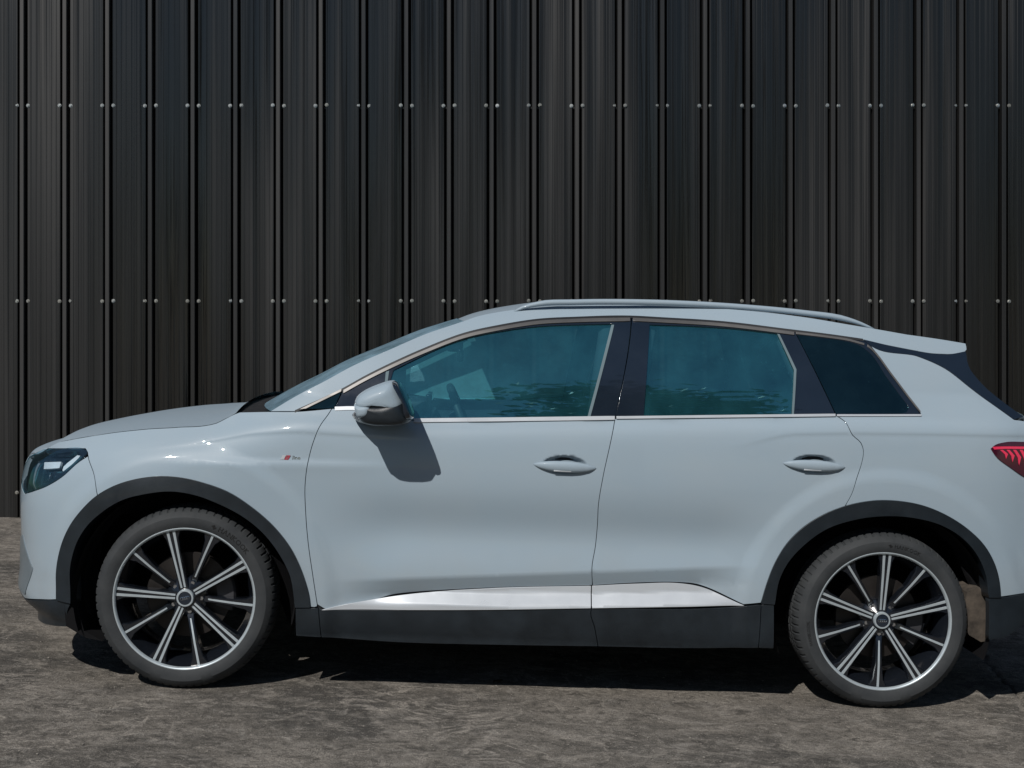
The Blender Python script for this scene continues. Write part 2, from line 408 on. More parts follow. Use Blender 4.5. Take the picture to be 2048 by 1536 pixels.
def selut(n, L):
    th = np.linspace(0, PI/2, 4000); xi = np.sin(th)**(2/n); et = np.cos(th)**(2/n)
    a = np.concatenate([[0], np.cumsum(np.hypot(np.diff(xi)*L, np.diff(et)*.93))]); T = a[-1]; a /= T
    g = np.linspace(0, 1, 3000); return g, np.interp(g, a, xi), np.interp(g, a, et), T
gF, xiF, etF, LTF = selut(2.7, .8); gR, xiR, etR, LTR = selut(3.0, .66)
SIL = [(170, 846), (112, 868), (78, 899), (60, 922), (49, 942), (42, 977), (39, 1016), (40, 1049), (41, 1098), (40, 1130), (40, 1163), (36, 1195), (37, 1210), (50, 1228), (75, 1241)]
Lf = lambda z: .8+0*z
Lr = smooth_fn([.2, .4, .7, 1.0, 1.19, 1.5], [.60, .66, .67, .64, .62, .62], .03)
def S(s, z):
    s = np.asarray(s, float); z = np.asarray(z, float)
    tf = np.clip((X0-s)/LTF, 0, 1); tr = np.clip((s-X1)/LTR, 0, 1)
    x = np.clip(s, X0, X1) - Lf(z)*np.interp(tf, gF, xiF) + Lr(z)*np.interp(tr, gR, xiR)
    return x, side(x, z)*np.interp(tf, gF, etF)*np.interp(tr, gR, etR)
def zsolve(s, py, z=.9, off=0):
    for _ in range(7):
        x, y = S(s, z); q = proj(float(x), -float(y)-off, z); z += (q[1]-py)*5.5/F
    return z, q[0]
# fit the length of the rounded nose to the outline of the front corner
zs, ls = [], []
for px, py in SIL:
    lo, hi = .2, 1.3
    for _ in range(22):
        mid_ = (lo+hi)/2; Lf = lambda z, m=mid_: m+0*z
        best = min(zsolve(X0-t*LTF, py, 1.0-(py-860)/490)[1] for t in np.linspace(.1, .75, 14))
        if best < px: hi = mid_
        else: lo = mid_
    Lf = lambda z, m=mid_: m+0*z
    zs.append(zsolve(X0-.4*LTF, py)[0]); ls.append(mid_)
o_ = np.argsort(zs); zs = np.array(zs)[o_]; ls = np.array(ls)[o_]
print('nose', np.round(zs, 3), np.round(ls, 3))
Lf = smooth_fn(list(zs), list(ls), .012)
def px2s(px, py):
    if px < 230:                            # the rounded front corner: first hit walking forward
        prev = None; z = 1.0-(py-860)/490
        for s in np.arange(-1.2, X0-.62*LTF, -.02):
            z, q = zsolve(s, py, z)
            if q <= px:
                a, b = s, s+.02
                for _ in range(12):
                    m = (a+b)/2; z, q = zsolve(m, py, z)
                    if q <= px: a = m
                    else: b = m
                return (a, z)
            if prev is not None and q > prev+.0: return (s+.02, z)
            prev = q
        return (s, z)
    s = U(px, py, -.85)[0]; z = U(px, py, -.85)[1]
    for _ in range(12):
        z, q = zsolve(s, py, z); s += (px-q)*5.5/F
    return (s, z)
def pt(p):
    if p[0] == 'F': return (X0-p[1]*LTF, p[2])
    if p[0] == 'R': return (X1+p[1]*LTR, p[2])
    if p[0] == 'S': return (p[1], p[2])
    return px2s(*p)
def curve(pts, step=.02): return cr([pt(p) for p in pts], step)
def outline(curves, step=.02):
    out = []
    for c in curves:
        q = curve(c, step)
        out += q if (not out or math.dist(out[-1], q[0]) > .0008) else q[1:]
    if math.dist(out[0], out[-1]) < .0008: out.pop()
    return out
def inset(P, g):
    P = np.array(P); A = np.roll(P, 1, 0); B = np.roll(P, -1, 0)
    area = .5*np.sum(P[:, 0]*B[:, 1]-B[:, 0]*P[:, 1])
    if area < 0: P = P[::-1].copy(); A = np.roll(P, 1, 0); B = np.roll(P, -1, 0)
    e1 = P-A; e2 = B-P; e1 /= np.linalg.norm(e1, axis=1)[:, None]+1e-9; e2 /= np.linalg.norm(e2, axis=1)[:, None]+1e-9
    n1 = np.stack([-e1[:, 1], e1[:, 0]], 1); n2 = np.stack([-e2[:, 1], e2[:, 0]], 1)
    n = n1+n2; l = np.linalg.norm(n, axis=1)[:, None]; n = n/np.maximum(l, .3)
    k = 1/np.maximum(np.sum(n*n1, 1), .4)[:, None]
    return P+n*g*np.minimum(k, 1.8), n
def inside(P, X, Y):
    r = np.zeros(X.shape, bool); n = len(P)
    for i in range(n):
        x1, y1 = P[i]; x2, y2 = P[(i+1) % n]
        if y1 == y2: continue
        c = ((y1 > Y) != (y2 > Y)) & (X < (x2-x1)*(Y-y1)/(y2-y1)+x1); r ^= c
    return r
def surf(s, z, off):
    """points (x, -y, z) and outward normals on the near side, off = outward offset"""
    e = .0035
    def base(s, z): x, y = S(s, z); return np.stack([x, -y, z], -1)
    def nrm(fn):
        a = fn(s+e, z)-fn(s-e, z); b = fn(s, z+e)-fn(s, z-e); n = np.cross(a, b); return n/(np.linalg.norm(n, axis=-1)[..., None]+1e-12)
    if callable(off):
        def P(s, z): return base(s, z)+np.stack([0*s, -off(s, z), 0*s], -1)
        return P(s, z), nrm(P)
    n = nrm(base); return base(s, z)+n*off, n
def grid_mesh(P, h, extra=None):
    lo = P.min(0); hi = P.max(0)
    gx, gy = np.meshgrid(np.arange(lo[0]+h/2, hi[0], h), np.arange(lo[1]+h/2, hi[1], h)); gx[1::2] += h/2
    Q = np.stack([gx.ravel(), gy.ravel()], 1)
    if extra is not None:
        keep = np.ones(len(Q), bool)
        for (cx, cz, rx, rz, hh) in extra:
            keep &= ~((np.abs(Q[:, 0]-cx) < rx) & (np.abs(Q[:, 1]-cz) < rz))
            ax, ay = np.meshgrid(np.arange(cx-rx, cx+rx, hh), np.arange(cz-rz, cz+rz, hh)); Q2 = np.stack([ax.ravel(), ay.ravel()], 1)
            Q = np.concatenate([Q[keep], Q2]); keep = np.ones(len(Q), bool)
    Q = Q[inside(P, Q[:, 0], Q[:, 1])]
    K = []                                    # rows of vertices along the folds so they shade cleanly
    if h > .018 and (hi-lo).max() > .25:
        sx = np.arange(lo[0], hi[0], .016)
        for dz in (-.07, -.035, -.010, 0, .010): K.append(np.stack([sx, .4998+.067*sx+dz], 1)[(sx > -.95) & (sx < 1.0)])
        for dd in (.046, .053, .060, .067, .074): K.append(np.stack([sx, zt(sx)-dd-.05*sst(1.05, .75, sx)*(sx > 0)], 1))
        for dz in (-.012, 0, .02, .04): K.append(np.stack([sx, .9+.02*(sx+1.2)+dz], 1)[(sx > -1.65) & (sx < -.5)])
        for cx in (-WX, WX):
            a = np.arange(-.2, PI+.2, .028)
            for r in (.565, .59, .6025, .615, .64): K.append(np.stack([cx+r*np.cos(a), WZ+r*np.sin(a)], 1))
        K = np.concatenate(K); K = K[inside(P, K[:, 0], K[:, 1])]
        if len(K) and len(Q):
            D = np.hypot(Q[:, None, 0]-K[None, :, 0], Q[:, None, 1]-K[None, :, 1]).min(1); Q = Q[D > .008]
        Q = np.concatenate([Q, K])
    if len(Q):
        d = np.full(len(Q), 9.)
        A = P; B = np.roll(P, -1, 0)
        for a, b in zip(A, B):
            ab = b-a; L2 = ab@ab+1e-12; t = np.clip(((Q-a)@ab)/L2, 0, 1); d = np.minimum(d, np.linalg.norm(Q-a-t[:, None]*ab, axis=1))
        Q = Q[d > (h*.33 if extra is None else .006)]
    V = [Vector(p) for p in np.concatenate([P, Q])] if len(Q) else [Vector(p) for p in P]
    n = len(P)
    r = delaunay_2d_cdt(V, [], [list(range(n))], 1, 1e-7)
    vs = np.array([tuple(v) for v in r[0]]); fs = [tuple(f) for f in r[2]]
    return vs, fs
def panel_arrays(curves, off=0, gap=.0024, depth=.007, h=.024, step=.02, extra=None, raw=None):
    P0 = raw if raw is not None else outline(curves, step)
    P, nin = inset(P0, gap)
    vs, fs = grid_mesh(P, h, extra)
    # keep CCW
    f0 = []
    for f in fs:
        a, b, c = (vs[i] for i in f[:3]); f0.append(f if (b[0]-a[0])*(c[1]-a[1])-(b[1]-a[1])*(c[0]-a[0]) > 0 else f[::-1])
    s, z = vs[:, 0], vs[:, 1]
    co, no = surf(s, z, off)
    V = [co]; N = [no]; FS = list(f0); base = len(co); n = len(P)
    # returned edge: a small rounded shoulder then the flank running inwards
    pc, pn = surf(P[:, 0], P[:, 1], off)
    e = .004; q = np.array(P)-nin*e
    qc, _ = surf(q[:, 0], q[:, 1], off); od = qc-pc; od /= np.linalg.norm(od, axis=1)[:, None]+1e-12
    r = min(.0012, depth/3)
    rings = [(pc, pn), (pc+od*r*.75-pn*r*.35, (pn+od)/1.414), (pc+od*r-pn*r*1.1, od), (pc+od*r-pn*depth, od)]
    for c_, n_ in rings: V.append(c_); N.append(n_)
    for k in range(3):
        a0 = base+k*n; b0 = base+(k+1)*n
        for i in range(n):
            j = (i+1) % n; FS.append((a0+i, b0+i, b0+j, a0+j))
    return np.concatenate(V), np.concatenate(N), FS
def mk(name, V, N, FS, mat, parent):
    me = bpy.data.meshes.new(name); me.from_pydata(V.tolist(), [], FS); me.update()
    me.polygons.foreach_set('use_smooth', [True]*len(FS))
    try: me.normals_split_custom_set_from_vertices(N.tolist())
    except Exception as e: print('normals', name, e)
    return link(name, me, mat, parent)
FL = np.array([1, -1, 1.])
def panel(name, curves, mat, parent=None, far=True, join=False, farmat=None, farparent=None, **kw):
    V, N, FS = panel_arrays(curves, **kw)
    if join:
        n = len(V); return mk(name, np.concatenate([V, V*FL]), np.concatenate([N, N*FL]), FS+[tuple(i+n for i in f[::-1]) for f in FS], M[mat], parent or car)
    a = mk(name, V, N, FS, M[mat], parent or car)
    if far:
        b = mk(name, V*FL, N*FL, [f[::-1] for f in FS], M[farmat or mat], farparent or car); return a, b
    return a, None
def loft(name, edge, bow, mat, parent=None, n=24, p=2.2, thick=0, drop=0):
    """sheet spanning the car between a near-side edge curve (x,-y,z) and its mirror; bow = (dx, dz) at the centre line per station"""
    E = np.array(edge); m = len(E); vs = []; fs = []
    for i in range(m):
        bx, bz = bow(i/(m-1)) if callable(bow) else bow
        for k in range(n+1):
            t = -1+2*k/n; a = 1-abs(t)**p
            vs.append((E[i, 0]+bx*a, E[i, 1]*-t, E[i, 2]+bz*a-drop))
    for i in range(m-1):
        for k in range(n):
            a = i*(n+1)+k; fs.append((a, a+1, a+n+2, a+n+1))
    me = mesh_from(name, vs, fs); o = link(name, me, M[mat], parent or car, True)
    return o
def edge3(pts, step=.03, off=0):
    q = np.array(curve(pts, step)); c, n = surf(q[:, 0], q[:, 1], off); return c

# ------------------------------------------------------------ traced lines of the car side (photo pixels)
ARCH_F = [(115.5, 1199), (115.5, 1147), (122, 1104), (140, 1056), (163, 1023), (195, 992), (228, 973), (277, 958), (325, 953), (364, 956), (407, 966), (456, 984), (504, 1015), (553, 1059), (586, 1104), (608, 1156), (617, 1189), (620, 1214)]
ARCH_FI = [(143, 1206), (143, 1130), (153, 1091), (172, 1056), (202, 1026), (244, 1000), (293, 987), (342, 982), (390, 989), (439, 1007), (488, 1033), (527, 1065), (560, 1108), (582, 1153), (589, 1195), (591, 1214)]
ARCH_R = [(1522, 1206), (1533, 1169), (1551, 1124), (1578, 1082), (1614, 1049), (1656, 1025), (1704, 1008.5), (1754, 1001), (1799, 1002.5), (1844, 1011), (1889, 1029), (1934, 1058), (1967, 1091), (1988, 1130), (1997, 1166), (1999, 1194)]
ARCH_RI = [(1548, 1208), (1557, 1160), (1575, 1124), (1608, 1088), (1650, 1058), (1710, 1038), (1769, 1031), (1829, 1035), (1883, 1050), (1925, 1076), (1955, 1112), (1970, 1148), (1976, 1194)]
DOOR_A = [(664, 817), (657, 828), (643, 847), (626, 886), (615, 929), (610, 974), (612, 1033), (617, 1091), (625, 1147), (634.5, 1209)]
DOOR_B = [(1230, 838), (1219.5, 893), (1206, 955), (1197, 1010), (1195, 1050), (1191, 1092), (1184, 1136), (1185, 1171)]
DOOR_C = [(1672, 831), (1689, 842), (1705, 870), (1722, 886), (1727, 900), (1724, 925), (1713, 959), (1703, 990), (1690, 1013)]
SHUT = [(118, 884), (137, 880), (182, 872), (228, 865), (293, 858), (358, 854), (416, 850), (433, 846), (449, 838), (469, 828)]
SEAL = [(590, 822), (687, 777), (728, 754), (780, 728), (854, 695), (928, 667), (1002, 650.5), (1076, 639), (1151, 635), (1262, 632.7), (1324, 636), (1448, 644), (1573, 659), (1655, 669), (1726, 679)]
WSED = [(542, 822), (594, 791), (650, 762), (705, 732), (780, 699), (854, 667), (910, 648), (928, 642)]
ROOFE = [(928, 642), (947, 635), (1002, 623), (1040, 618), (1100, 613), (1225, 610), (1366, 613), (1506, 622), (1614, 635), (1697, 649), (1751, 658), (1813, 669)]
def sub(c, a, b): return c[a:b]
BOT = [(634.5, 1209), (646, 1216), (794, 1188), (976, 1176), (1185, 1171)]

# inner body: dark mass behind the panels with the wheel wells cut out of it
def inner_body():
    def arc(cx, r, a0, a1, n=18): return [(cx+r*math.cos(a0+(a1-a0)*k/n), WZ+r*math.sin(a0+(a1-a0)*k/n)) for k in range(n+1)]
    P = [(-1.97, .30), (-1.84, .24)] + arc(-WX, .435, PI+.28, -.30)[1:] + [(-.95, .235), (.95, .225)] + arc(WX, .435, PI+.28, -.28)[1:] + [(1.90, .28), (2.0, .34), (2.0, 1.0), (1.7, 1.06)]
    P += [(.9, 1.07), (-.5, 1.0), (-.95, 1.0), (-1.3, .95), (-1.8, .86), (-1.97, .74)]
    h = .78; vs = [(x, -h, z) for x, z in P]+[(x, h, z) for x, z in P]; n = len(P)
    fs = [tuple(range(n)), tuple(range(2*n-1, n-1, -1))]+[(i, i+n, (i+1) % n+n, (i+1) % n) for i in range(n)]
    bm = bmesh.new(); V = [bm.verts.new(v) for v in vs]
    for f in fs: bm.faces.new([V[i] for i in f])
    bmesh.ops.triangulate(bm, faces=bm.faces[:]); o = bm_obj('inner_body', bm, M['dark'], car)
    bm = bmesh.new(); bm_box(bm, 0, 0, .56, 3.9, 1.06, .60, .04); bm_obj('core_block', bm, M['dark'], car)  # added block, stops daylight showing through the wheel wells
    # wheel well liners reach out to the arches
    for cx in (-WX, WX):
        for sd_ in (-1, 1):
            a = [(cx+.452*math.cos(t), WZ+.452*math.sin(t)*1.0) for t in np.linspace(-.35, PI+.35, 40)]
            vs = [(x, sd_*.905, z) for x, z in a]+[(x, sd_*.60, z) for x, z in a]; m = len(a)
            me = mesh_from('wheel_well_liner', vs, [(i, i+1, i+1+m, i+m) for i in range(m-1)]); link('wheel_well_liner', me, M['dark'], car, True)
inner_body()

# painted panels
panel('fender', [SHUT[1:]+[(480, 824)], [(480, 824), (537, 823), (590, 823), (664, 817)], DOOR_A, [(634.5, 1209), (634.5, 1213), (620, 1214)], ARCH_F[::-1][:13], [(195, 992), (188, 950), (176, 912)],
                 [(176, 912), (175, 905), (170, 897)], [(170, 897), (120, 897), (90, 897)], [(90, 897), ('F', .64, .856), ('F', .70, .851)], [('F', .70, .851), ('F', .72, .858), ('F', .62, .874), ('F', .52, .892), (118, 884), (137, 880)]], 'paint')
HL_LOW = [(175, 906), (159, 922), (130, 948), (98, 969), (68, 981), (49, 987)]
panel('front_bumper', [[(176, 912), (188, 950), (195, 992)], ARCH_F[:6][::-1], [(115.5, 1199), (80, 1199), (50, 1197)], [(50, 1197), ('F', .64, .295), ('F', .8, .30), ('F', 1, .30)],
      [('F', 1, .30), ('F', 1, .848)], [('F', 1, .848), ('F', .80, .848), ('F', .70, .850), ('F', .665, .852)], [('F', .665, .852), ('F', .665, .745)], [('F', .665, .745), (49, 988)], [(49, 988), (68, 982), (98, 970), (130, 949), (159, 923), (176, 912)]], 'paint', join=True, depth=.02)
panel('lower_bumper_lip', [[(141, 1208), (115, 1201), (80, 1200), (50, 1198)], [(50, 1198), ('F', .64, .291), ('F', 1, .295)], [('F', 1, .295), ('F', 1, .232)], [('F', 1, .232), ('F', .66, .236)], [('F', .66, .236), (60, 1234), (80, 1243), (141, 1254)], [(141, 1254), (141, 1208)]], 'plastic', join=True, depth=.03)
panel('grille', [[('F', .80, .80), ('F', .73, .66), ('F', .80, .42)], [('F', .80, .42), ('F', 1, .40)], [('F', 1, .40), ('F', 1, .82)], [('F', 1, .82), ('F', .80, .80)]], 'gloss', join=True, off=.006)
panel('air_intake', [[('F', .57, .535), (67, 1137)], [(67, 1137), (51, 1190)], [(51, 1190), ('F', .66, .30)], [('F', .66, .30), ('F', .68, .50)], [('F', .68, .50), ('F', .57, .535)]], 'airdark', off=.003)
LOWTRIM = [(646, 1217), (794, 1188.5), (976, 1176), (1182, 1170.5), (1271, 1166), (1360, 1165), (1385, 1168), (1487, 1211)]
def door_extra(i):
    hx, hz = HANDLES[i]; return [(hx, hz, .13, .055, .0065)]
fdoor, fdoor2 = panel('door', [[(664, 817), (715, 816), (760, 826), (800, 838), (828, 841)], [(828, 841), (1230, 837)], DOOR_B, BOT[2:][::-1][:1]+BOT[::-1][1:], [(634.5, 1209), *DOOR_A[::-1][1:]]], 'paint', extra=door_extra(0), h=.022)
rdoor, rdoor2 = panel('door', [[(1230, 837), (1672, 832)], DOOR_C, ARCH_R[:6][::-1], [(1522, 1206), (1487, 1209)], [(1487, 1209), (1385, 1167), (1360, 1165), (1271, 1166), (1185, 1171)], DOOR_B[::-1]], 'paint', extra=door_extra(1), h=.022)
QG = [(1742, 691), (1780, 745), (1838, 819)]
panel('quarter_panel', [[(1672, 831), (1842, 831)], [(1843, 831), (1837, 817)], [(1837, 817), (1780, 744)], [(1780, 744), (1742, 692)], [(1742, 692), (1842, 715), (1883, 733), (1945, 779), (2028, 839)],
      [(2028, 839), (2050, 842), ('R', .42, 1.10)], [('R', .42, 1.10), ('R', .42, .43)], [('R', .42, .43), (2048, 1187), (1999, 1194)], ARCH_R[::-1][:10], [(1690, 1013)]+DOOR_C[::-1][1:]], 'paint', h=.026)
panel('tailgate', [[('R', .43, .43), ('R', 1, .43)], [('R', 1, .43), ('R', 1, 1.10)], [('R', 1, 1.10), ('R', .43, 1.10)], [('R', .43, 1.10), ('R', .43, .43)]], 'paint', join=True)
panel('rear_bumper_skirt', [[(1976, 1194), (1999, 1194), (2048, 1187)], [(2048, 1187), ('R', .5, .42), ('R', 1, .42)], [('R', 1, .42), ('R', 1, .27)], [('R', 1, .27), ('R', .4, .31), (2048, 1247), (2009, 1274), (1976, 1280)], [(1976, 1280), (1976, 1194)]], 'plastic', join=True, depth=.03, off=.004)
panel('pillar_and_roof_rail_panel', [WSED, ROOFE, [(1813, 669), (1833, 690), (1836, 702)], [(1836, 702), (1790, 693), (1726, 680)], SEAL[::-1][1:], [(590, 822), (542, 822)]], 'paint', gap=.0008)
panel('arch_trim', [ARCH_F, [(620, 1214), (591, 1214)], ARCH_FI[::-1], [(143, 1206), (115.5, 1199)]], 'plastic', off=.010, depth=.07, gap=-.0005)
panel('arch_trim', [ARCH_R, [(1999, 1194), (1976, 1194)], ARCH_RI[::-1], [(1548, 1208), (1522, 1206)]], 'plastic', off=.010, depth=.07, gap=-.0005)
# sill in three lengths split by the door gaps
SB = [(591, 1273), (640, 1276), (800, 1282), (1000, 1287), (1190, 1290), (1400, 1294), (1548, 1298)]
WU = lambda s: sst(-.90, -.50, s)*sst(.95, .62, s)
so = lambda s, z: .005+.036*WU(s)*np.clip((zt(s)-z)*9, 0, 1) - .012*np.clip((.30-z)/.08, 0, 1)**2
panel('sill', [[(591, 1216), (637, 1215)], [(637, 1215), (642, 1276)], [(642, 1276), (591, 1273)], [(591, 1273), (591, 1216)]], 'plastic', off=so, depth=.05)
panel('sill', [[(637, 1215), (646, 1219.5)], [(646, 1219.5), (900, 1216.5), (1182, 1213)], [(1182, 1213), (1180, 1220), (1187, 1248), (1195, 1290)], [(1195, 1290), (1000, 1287), (800, 1282), (642, 1276)], [(642, 1276), (637, 1215)]], 'plastic', off=so, depth=.05)
panel('sill', [[(1182, 1213), (1487, 1211), (1522, 1208)], [(1522, 1208), (1520, 1250), (1517, 1297)], [(1517, 1297), (1400, 1294), (1195, 1290)], [(1195, 1290), (1187, 1248), (1180, 1220), (1182, 1213)]], 'plastic', off=so, depth=.05)
panel('sill', [[(1522, 1208), (1548, 1208)], [(1548, 1208), (1548, 1298)], [(1548, 1298), (1517, 1297)], [(1517, 1297), (1520, 1250), (1522, 1208)]], 'plastic', off=so, depth=.05)
# silver blade: faces up, widest at its lower edge
zlo = lambda s: np.interp(s, [-.88, .23, .86], [.352, .371, .405])
def tr(s, z):
    x, _ = S(s, z); T = HW+.010-.034*np.clip((z-zlo(s)-.002)/.050, 0, 1)-.06*np.maximum(z-zlo(s)-.052, 0)
    w = WU(s); return np.maximum(w*(T-side(x, z))+(1-w)*.009, .006)
panel('silver_sill_blade', [[(644, 1219), (700, 1206), (794, 1189), (976, 1177), (1182, 1171)], [(1182, 1171), (1180, 1212)], [(1180, 1212), (1000, 1215), (644, 1220)], ], 'silver', off=tr, depth=.012, h=.012, step=.012, gap=.0012)
panel('silver_sill_blade', [[(1184, 1171), (1271, 1167), (1360, 1166), (1385, 1169), (1487, 1210)], [(1487, 1211), (1182, 1212)], [(1182, 1212), (1184, 1171)]], 'silver', off=tr, depth=.012, h=.012, step=.012, gap=.0012)

panel('dark_gap_backing', [[(660, 822), (645, 850), (628, 890), (617, 930), (612, 974), (614, 1033), (619, 1091), (627, 1147), (636, 1212)][::-1], [(660, 822), (715, 820), (760, 832), (828, 845), (1230, 841), (1672, 836)], [(1672, 836), (1690, 846), (1708, 880), (1724, 912), (1712, 960), (1698, 1004)], ARCH_R[:5][::-1], [(1533, 1169), (1487, 1205), (1385, 1172), (1360, 1170), (1271, 1171), (1185, 1176), (976, 1181), (794, 1193), (660, 1213)]], 'seal', off=-.0095, gap=-.012, depth=.003, h=.04)  # added dark sheet behind the doors, makes the gaps read as shade
# ------------------------------------------------------------ windows
GT_F = [(787, 740), (817, 725), (854, 707), (891, 691), (928, 678), (1002, 662), (1076, 652), (1151, 648.6), (1227, 647)]
GT_R = [(1299, 648.5), (1407, 652.5), (1490, 659), (1556, 667)]
def both(o): return o
# front door frame, B pillar covers, C pillar cover, front triangle, quarter surround
panel('window_frame', [[(687, 779)]+SEAL[2:10], [(1262, 633), (1258, 684), (1230, 836)], [(1230, 836), (1177, 836)], [(1177, 836), (1227, 648)], GT_F[::-1], [(787, 740), (781, 760), (775, 838)], [(775, 838), (757, 828), (715, 816), (670, 815)], [(670, 815), (687, 779)]],
      'gloss', fdoor, farparent=fdoor2, off=-.002, gap=.001)
panel('window_frame', [[(1264, 633), (1324, 636), (1448, 644), (1573, 659), (1589, 662)], [(1589, 662), (1672, 831)], [(1672, 831), (1585, 833)], [(1585, 833), (1591, 739)], [(1591, 739), (1558, 669)], GT_R[::-1], [(1299, 649), (1287, 833)], [(1287, 833), (1231, 836)], [(1231, 836), (1260, 684), (1264, 633)]],
      'gloss', rdoor, farparent=rdoor2, off=-.002, gap=.001)
panel('corner_window', [[(609, 817), (683, 781)], [(683, 781), (668, 816)], [(668, 816), (609, 817)]], 'privacy', off=-.003, gap=.001)
panel('corner_window_trim', [[(600, 818.5), (683, 778)], [(683, 778), (682, 783)], [(682, 783), (612, 817)], [(612, 817), (600, 818.5)]], 'satin', off=.002, gap=.0)
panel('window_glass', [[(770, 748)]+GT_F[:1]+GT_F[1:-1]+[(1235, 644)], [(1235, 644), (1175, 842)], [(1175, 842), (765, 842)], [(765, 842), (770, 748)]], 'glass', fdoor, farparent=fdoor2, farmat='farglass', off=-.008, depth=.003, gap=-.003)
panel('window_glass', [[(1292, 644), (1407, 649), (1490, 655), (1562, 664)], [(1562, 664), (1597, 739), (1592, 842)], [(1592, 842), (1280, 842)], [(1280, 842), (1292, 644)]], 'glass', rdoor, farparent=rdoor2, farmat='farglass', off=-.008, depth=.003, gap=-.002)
panel('quarter_window', [[(1591, 663), (1655, 671), (1700, 678), (1728, 688), (1742, 701)], [(1742, 701), (1780, 750)], [(1780, 750), (1830, 816)], [(1830, 816), (1826, 830)], [(1826, 830), (1674, 831)], [(1674, 831), (1591, 663)]], 'privacy', off=-.002, gap=.001, depth=.004)
panel('quarter_window_surround', [[(1589, 662), (1655, 669), (1700, 675), (1726, 681), (1742, 691), (1780, 744)], [(1780, 744), (1836, 817)], [(1836, 817), (1843, 831)], [(1843, 831), (1672, 832)], [(1672, 832), (1674, 827)], [(1674, 827), (1800, 827)], [(1800, 827), (1814, 824), (1818, 816), (1814, 808)], [(1814, 808), (1775, 756), (1738, 704), (1720, 691), (1690, 682), (1640, 675), (1594, 669)], [(1594, 669), (1589, 662)]], 'gloss', off=-.0005, gap=.0005, depth=.006)
# satin strip along the top of the side windows, black seal above it
def strip(name, line, a, b, mat, off, **kw):
    up = [(x, y+a) for x, y in line]; dn = [(x, y+b) for x, y in line]
    return panel(name, [up, [up[-1], dn[-1]], dn[::-1], [dn[0], up[0]]], mat, off=off, gap=0, depth=.006, step=.03, **kw)
strip('window_top_trim', SEAL[1:9]+[(1260, 632.7)], 3.5, 9.5, 'satin', .003, parent=fdoor, farparent=fdoor2)
strip('window_top_trim', [(1266, 632.9), (1324, 636), (1448, 644), (1573, 659), (1588, 661)], 3.5, 9, 'satin', .003, parent=rdoor, farparent=rdoor2)
strip('window_top_trim', [(1592, 661.5), (1655, 669), (1700, 676), (1728, 684)], 3, 6.5, 'satin', .003)
strip('roof_seal', SEAL[:1]+SEAL[1:], -1, 3, 'seal', .0015)
strip('quarter_window_trim', [(1735, 691), (1744, 699), (1782, 748), (1840, 824)], -1.5, 1.8, 'satin', .004)
strip('belt_trim', [(828, 841.5), (1000, 839.5), (1229, 836.5)], -3.5, 3.5, 'silver', .007, parent=fdoor, farparent=fdoor2)
strip('belt_trim', [(1233, 836), (1400, 834), (1670, 831)], -2.5, 2, 'silver', .007, parent=rdoor, farparent=rdoor2)
strip('belt_trim', [(1674, 831), (1842, 831)], -1.5, 1.5, 'silver', .005)
strip('belt_trim', [(670, 818), (716, 818), (760, 830)], -4, 3, 'silver', .003)
strip('glass_run_seal', [(1226, 650), (1225.9, 650.2)], 0, .1, 'panelgrey', .0) if False else None
for c_, par, farp in (([[(1223, 650), (1228, 650)], [(1228, 650), (1180, 835)], [(1180, 835), (1175, 835)], [(1175, 835), (1223, 650)]], fdoor, fdoor2),
                      ([[(1555, 668), (1559, 669)], [(1559, 669), (1592.5, 739)], [(1592.5, 739), (1587, 833)], [(1587, 833), (1583.5, 833)], [(1583.5, 833), (1588.5, 740)], [(1588.5, 740), (1555, 668)]], rdoor, rdoor2),
                      ([[(772, 744), (778, 742)], [(778, 742), (775, 764)], [(775, 764), (770, 764)], [(770, 764), (772, 744)]], fdoor, fdoor2)):
    panel('glass_run_seal', c_, 'panelgrey', par, farparent=farp, off=.0015, gap=0, depth=.004, step=.03)
# two-thickness B pillar gap stays open between the two frames; a dark post stands behind it
for sd_ in (-1, 1):
    for a, b, w in (((1228, 640), (1200, 850), .055), ((1300, 648), (1262, 850), .04), ((1575, 665), (1650, 850), .05)):
        p0 = edge3([a, b], .3); p0 = [Vector((p[0]+.0, (p[1]+.05)*-sd_, p[2])) for p in (p0[0], p0[-1])]
        v, f = tube(p0, w, 8, flat=(1, .55)); link('pillar', mesh_from('pillar', v, f), M['inner'], car, True)

# glazing and sheets that span the car
ws = edge3(WSED, .03, -.003)
loft('windscreen', ws, lambda u: (-.085+.045*u, .014), 'screen', n=36, p=4.5)
re_ = edge3(ROOFE, .03, -.002)
roof = loft('roof', re_, lambda u: (-.035*(1-u)**3 + .02*u**4, .012+.018*min(1, u*5)-.028*max(0, u-.4)/.6), 'paint', n=28, p=2.6)
hood_edge = [tuple(surf(np.array([X0-t*LTF]), np.array([z_]), 0)[0][0]) for t, z_ in ((.80, .850), (.72, .859), (.62, .875), (.52, .893))]
hs = edge3(SHUT+[(472, 826)], .03, 0)
hood_e = [np.array(p) for p in cr(hood_edge+[tuple(p) for p in hs[1:]], .03)]
hx0 = hood_e[0][0]; nose_x = float(S(X0-LTF, .85)[0])
def hbow(u):
    return (-(hood_e[0][0]-nose_x)*(1-u)**3*1.0 - .02, .010+.018*min(1, u*3)+.006*u)
loft('hood', hood_e, hbow, 'paint', n=32, p=2.3)
cw = edge3([(470, 829), (500, 826), (540, 824)], .03, -.012)
loft('cowl', cw, lambda u: (-.05-.04*u, .022-.010*u), 'seal', n=20)
for yy in (-.45, .1):                        # wipers resting on the cowl
    v, f = tube([(-1.10, yy, 1.135), (-1.06, yy+.2, 1.15), (-1.02, yy+.45, 1.155)], .008, 6); link('wiper', mesh_from('wiper', v, f), M['plastic'], car, True)

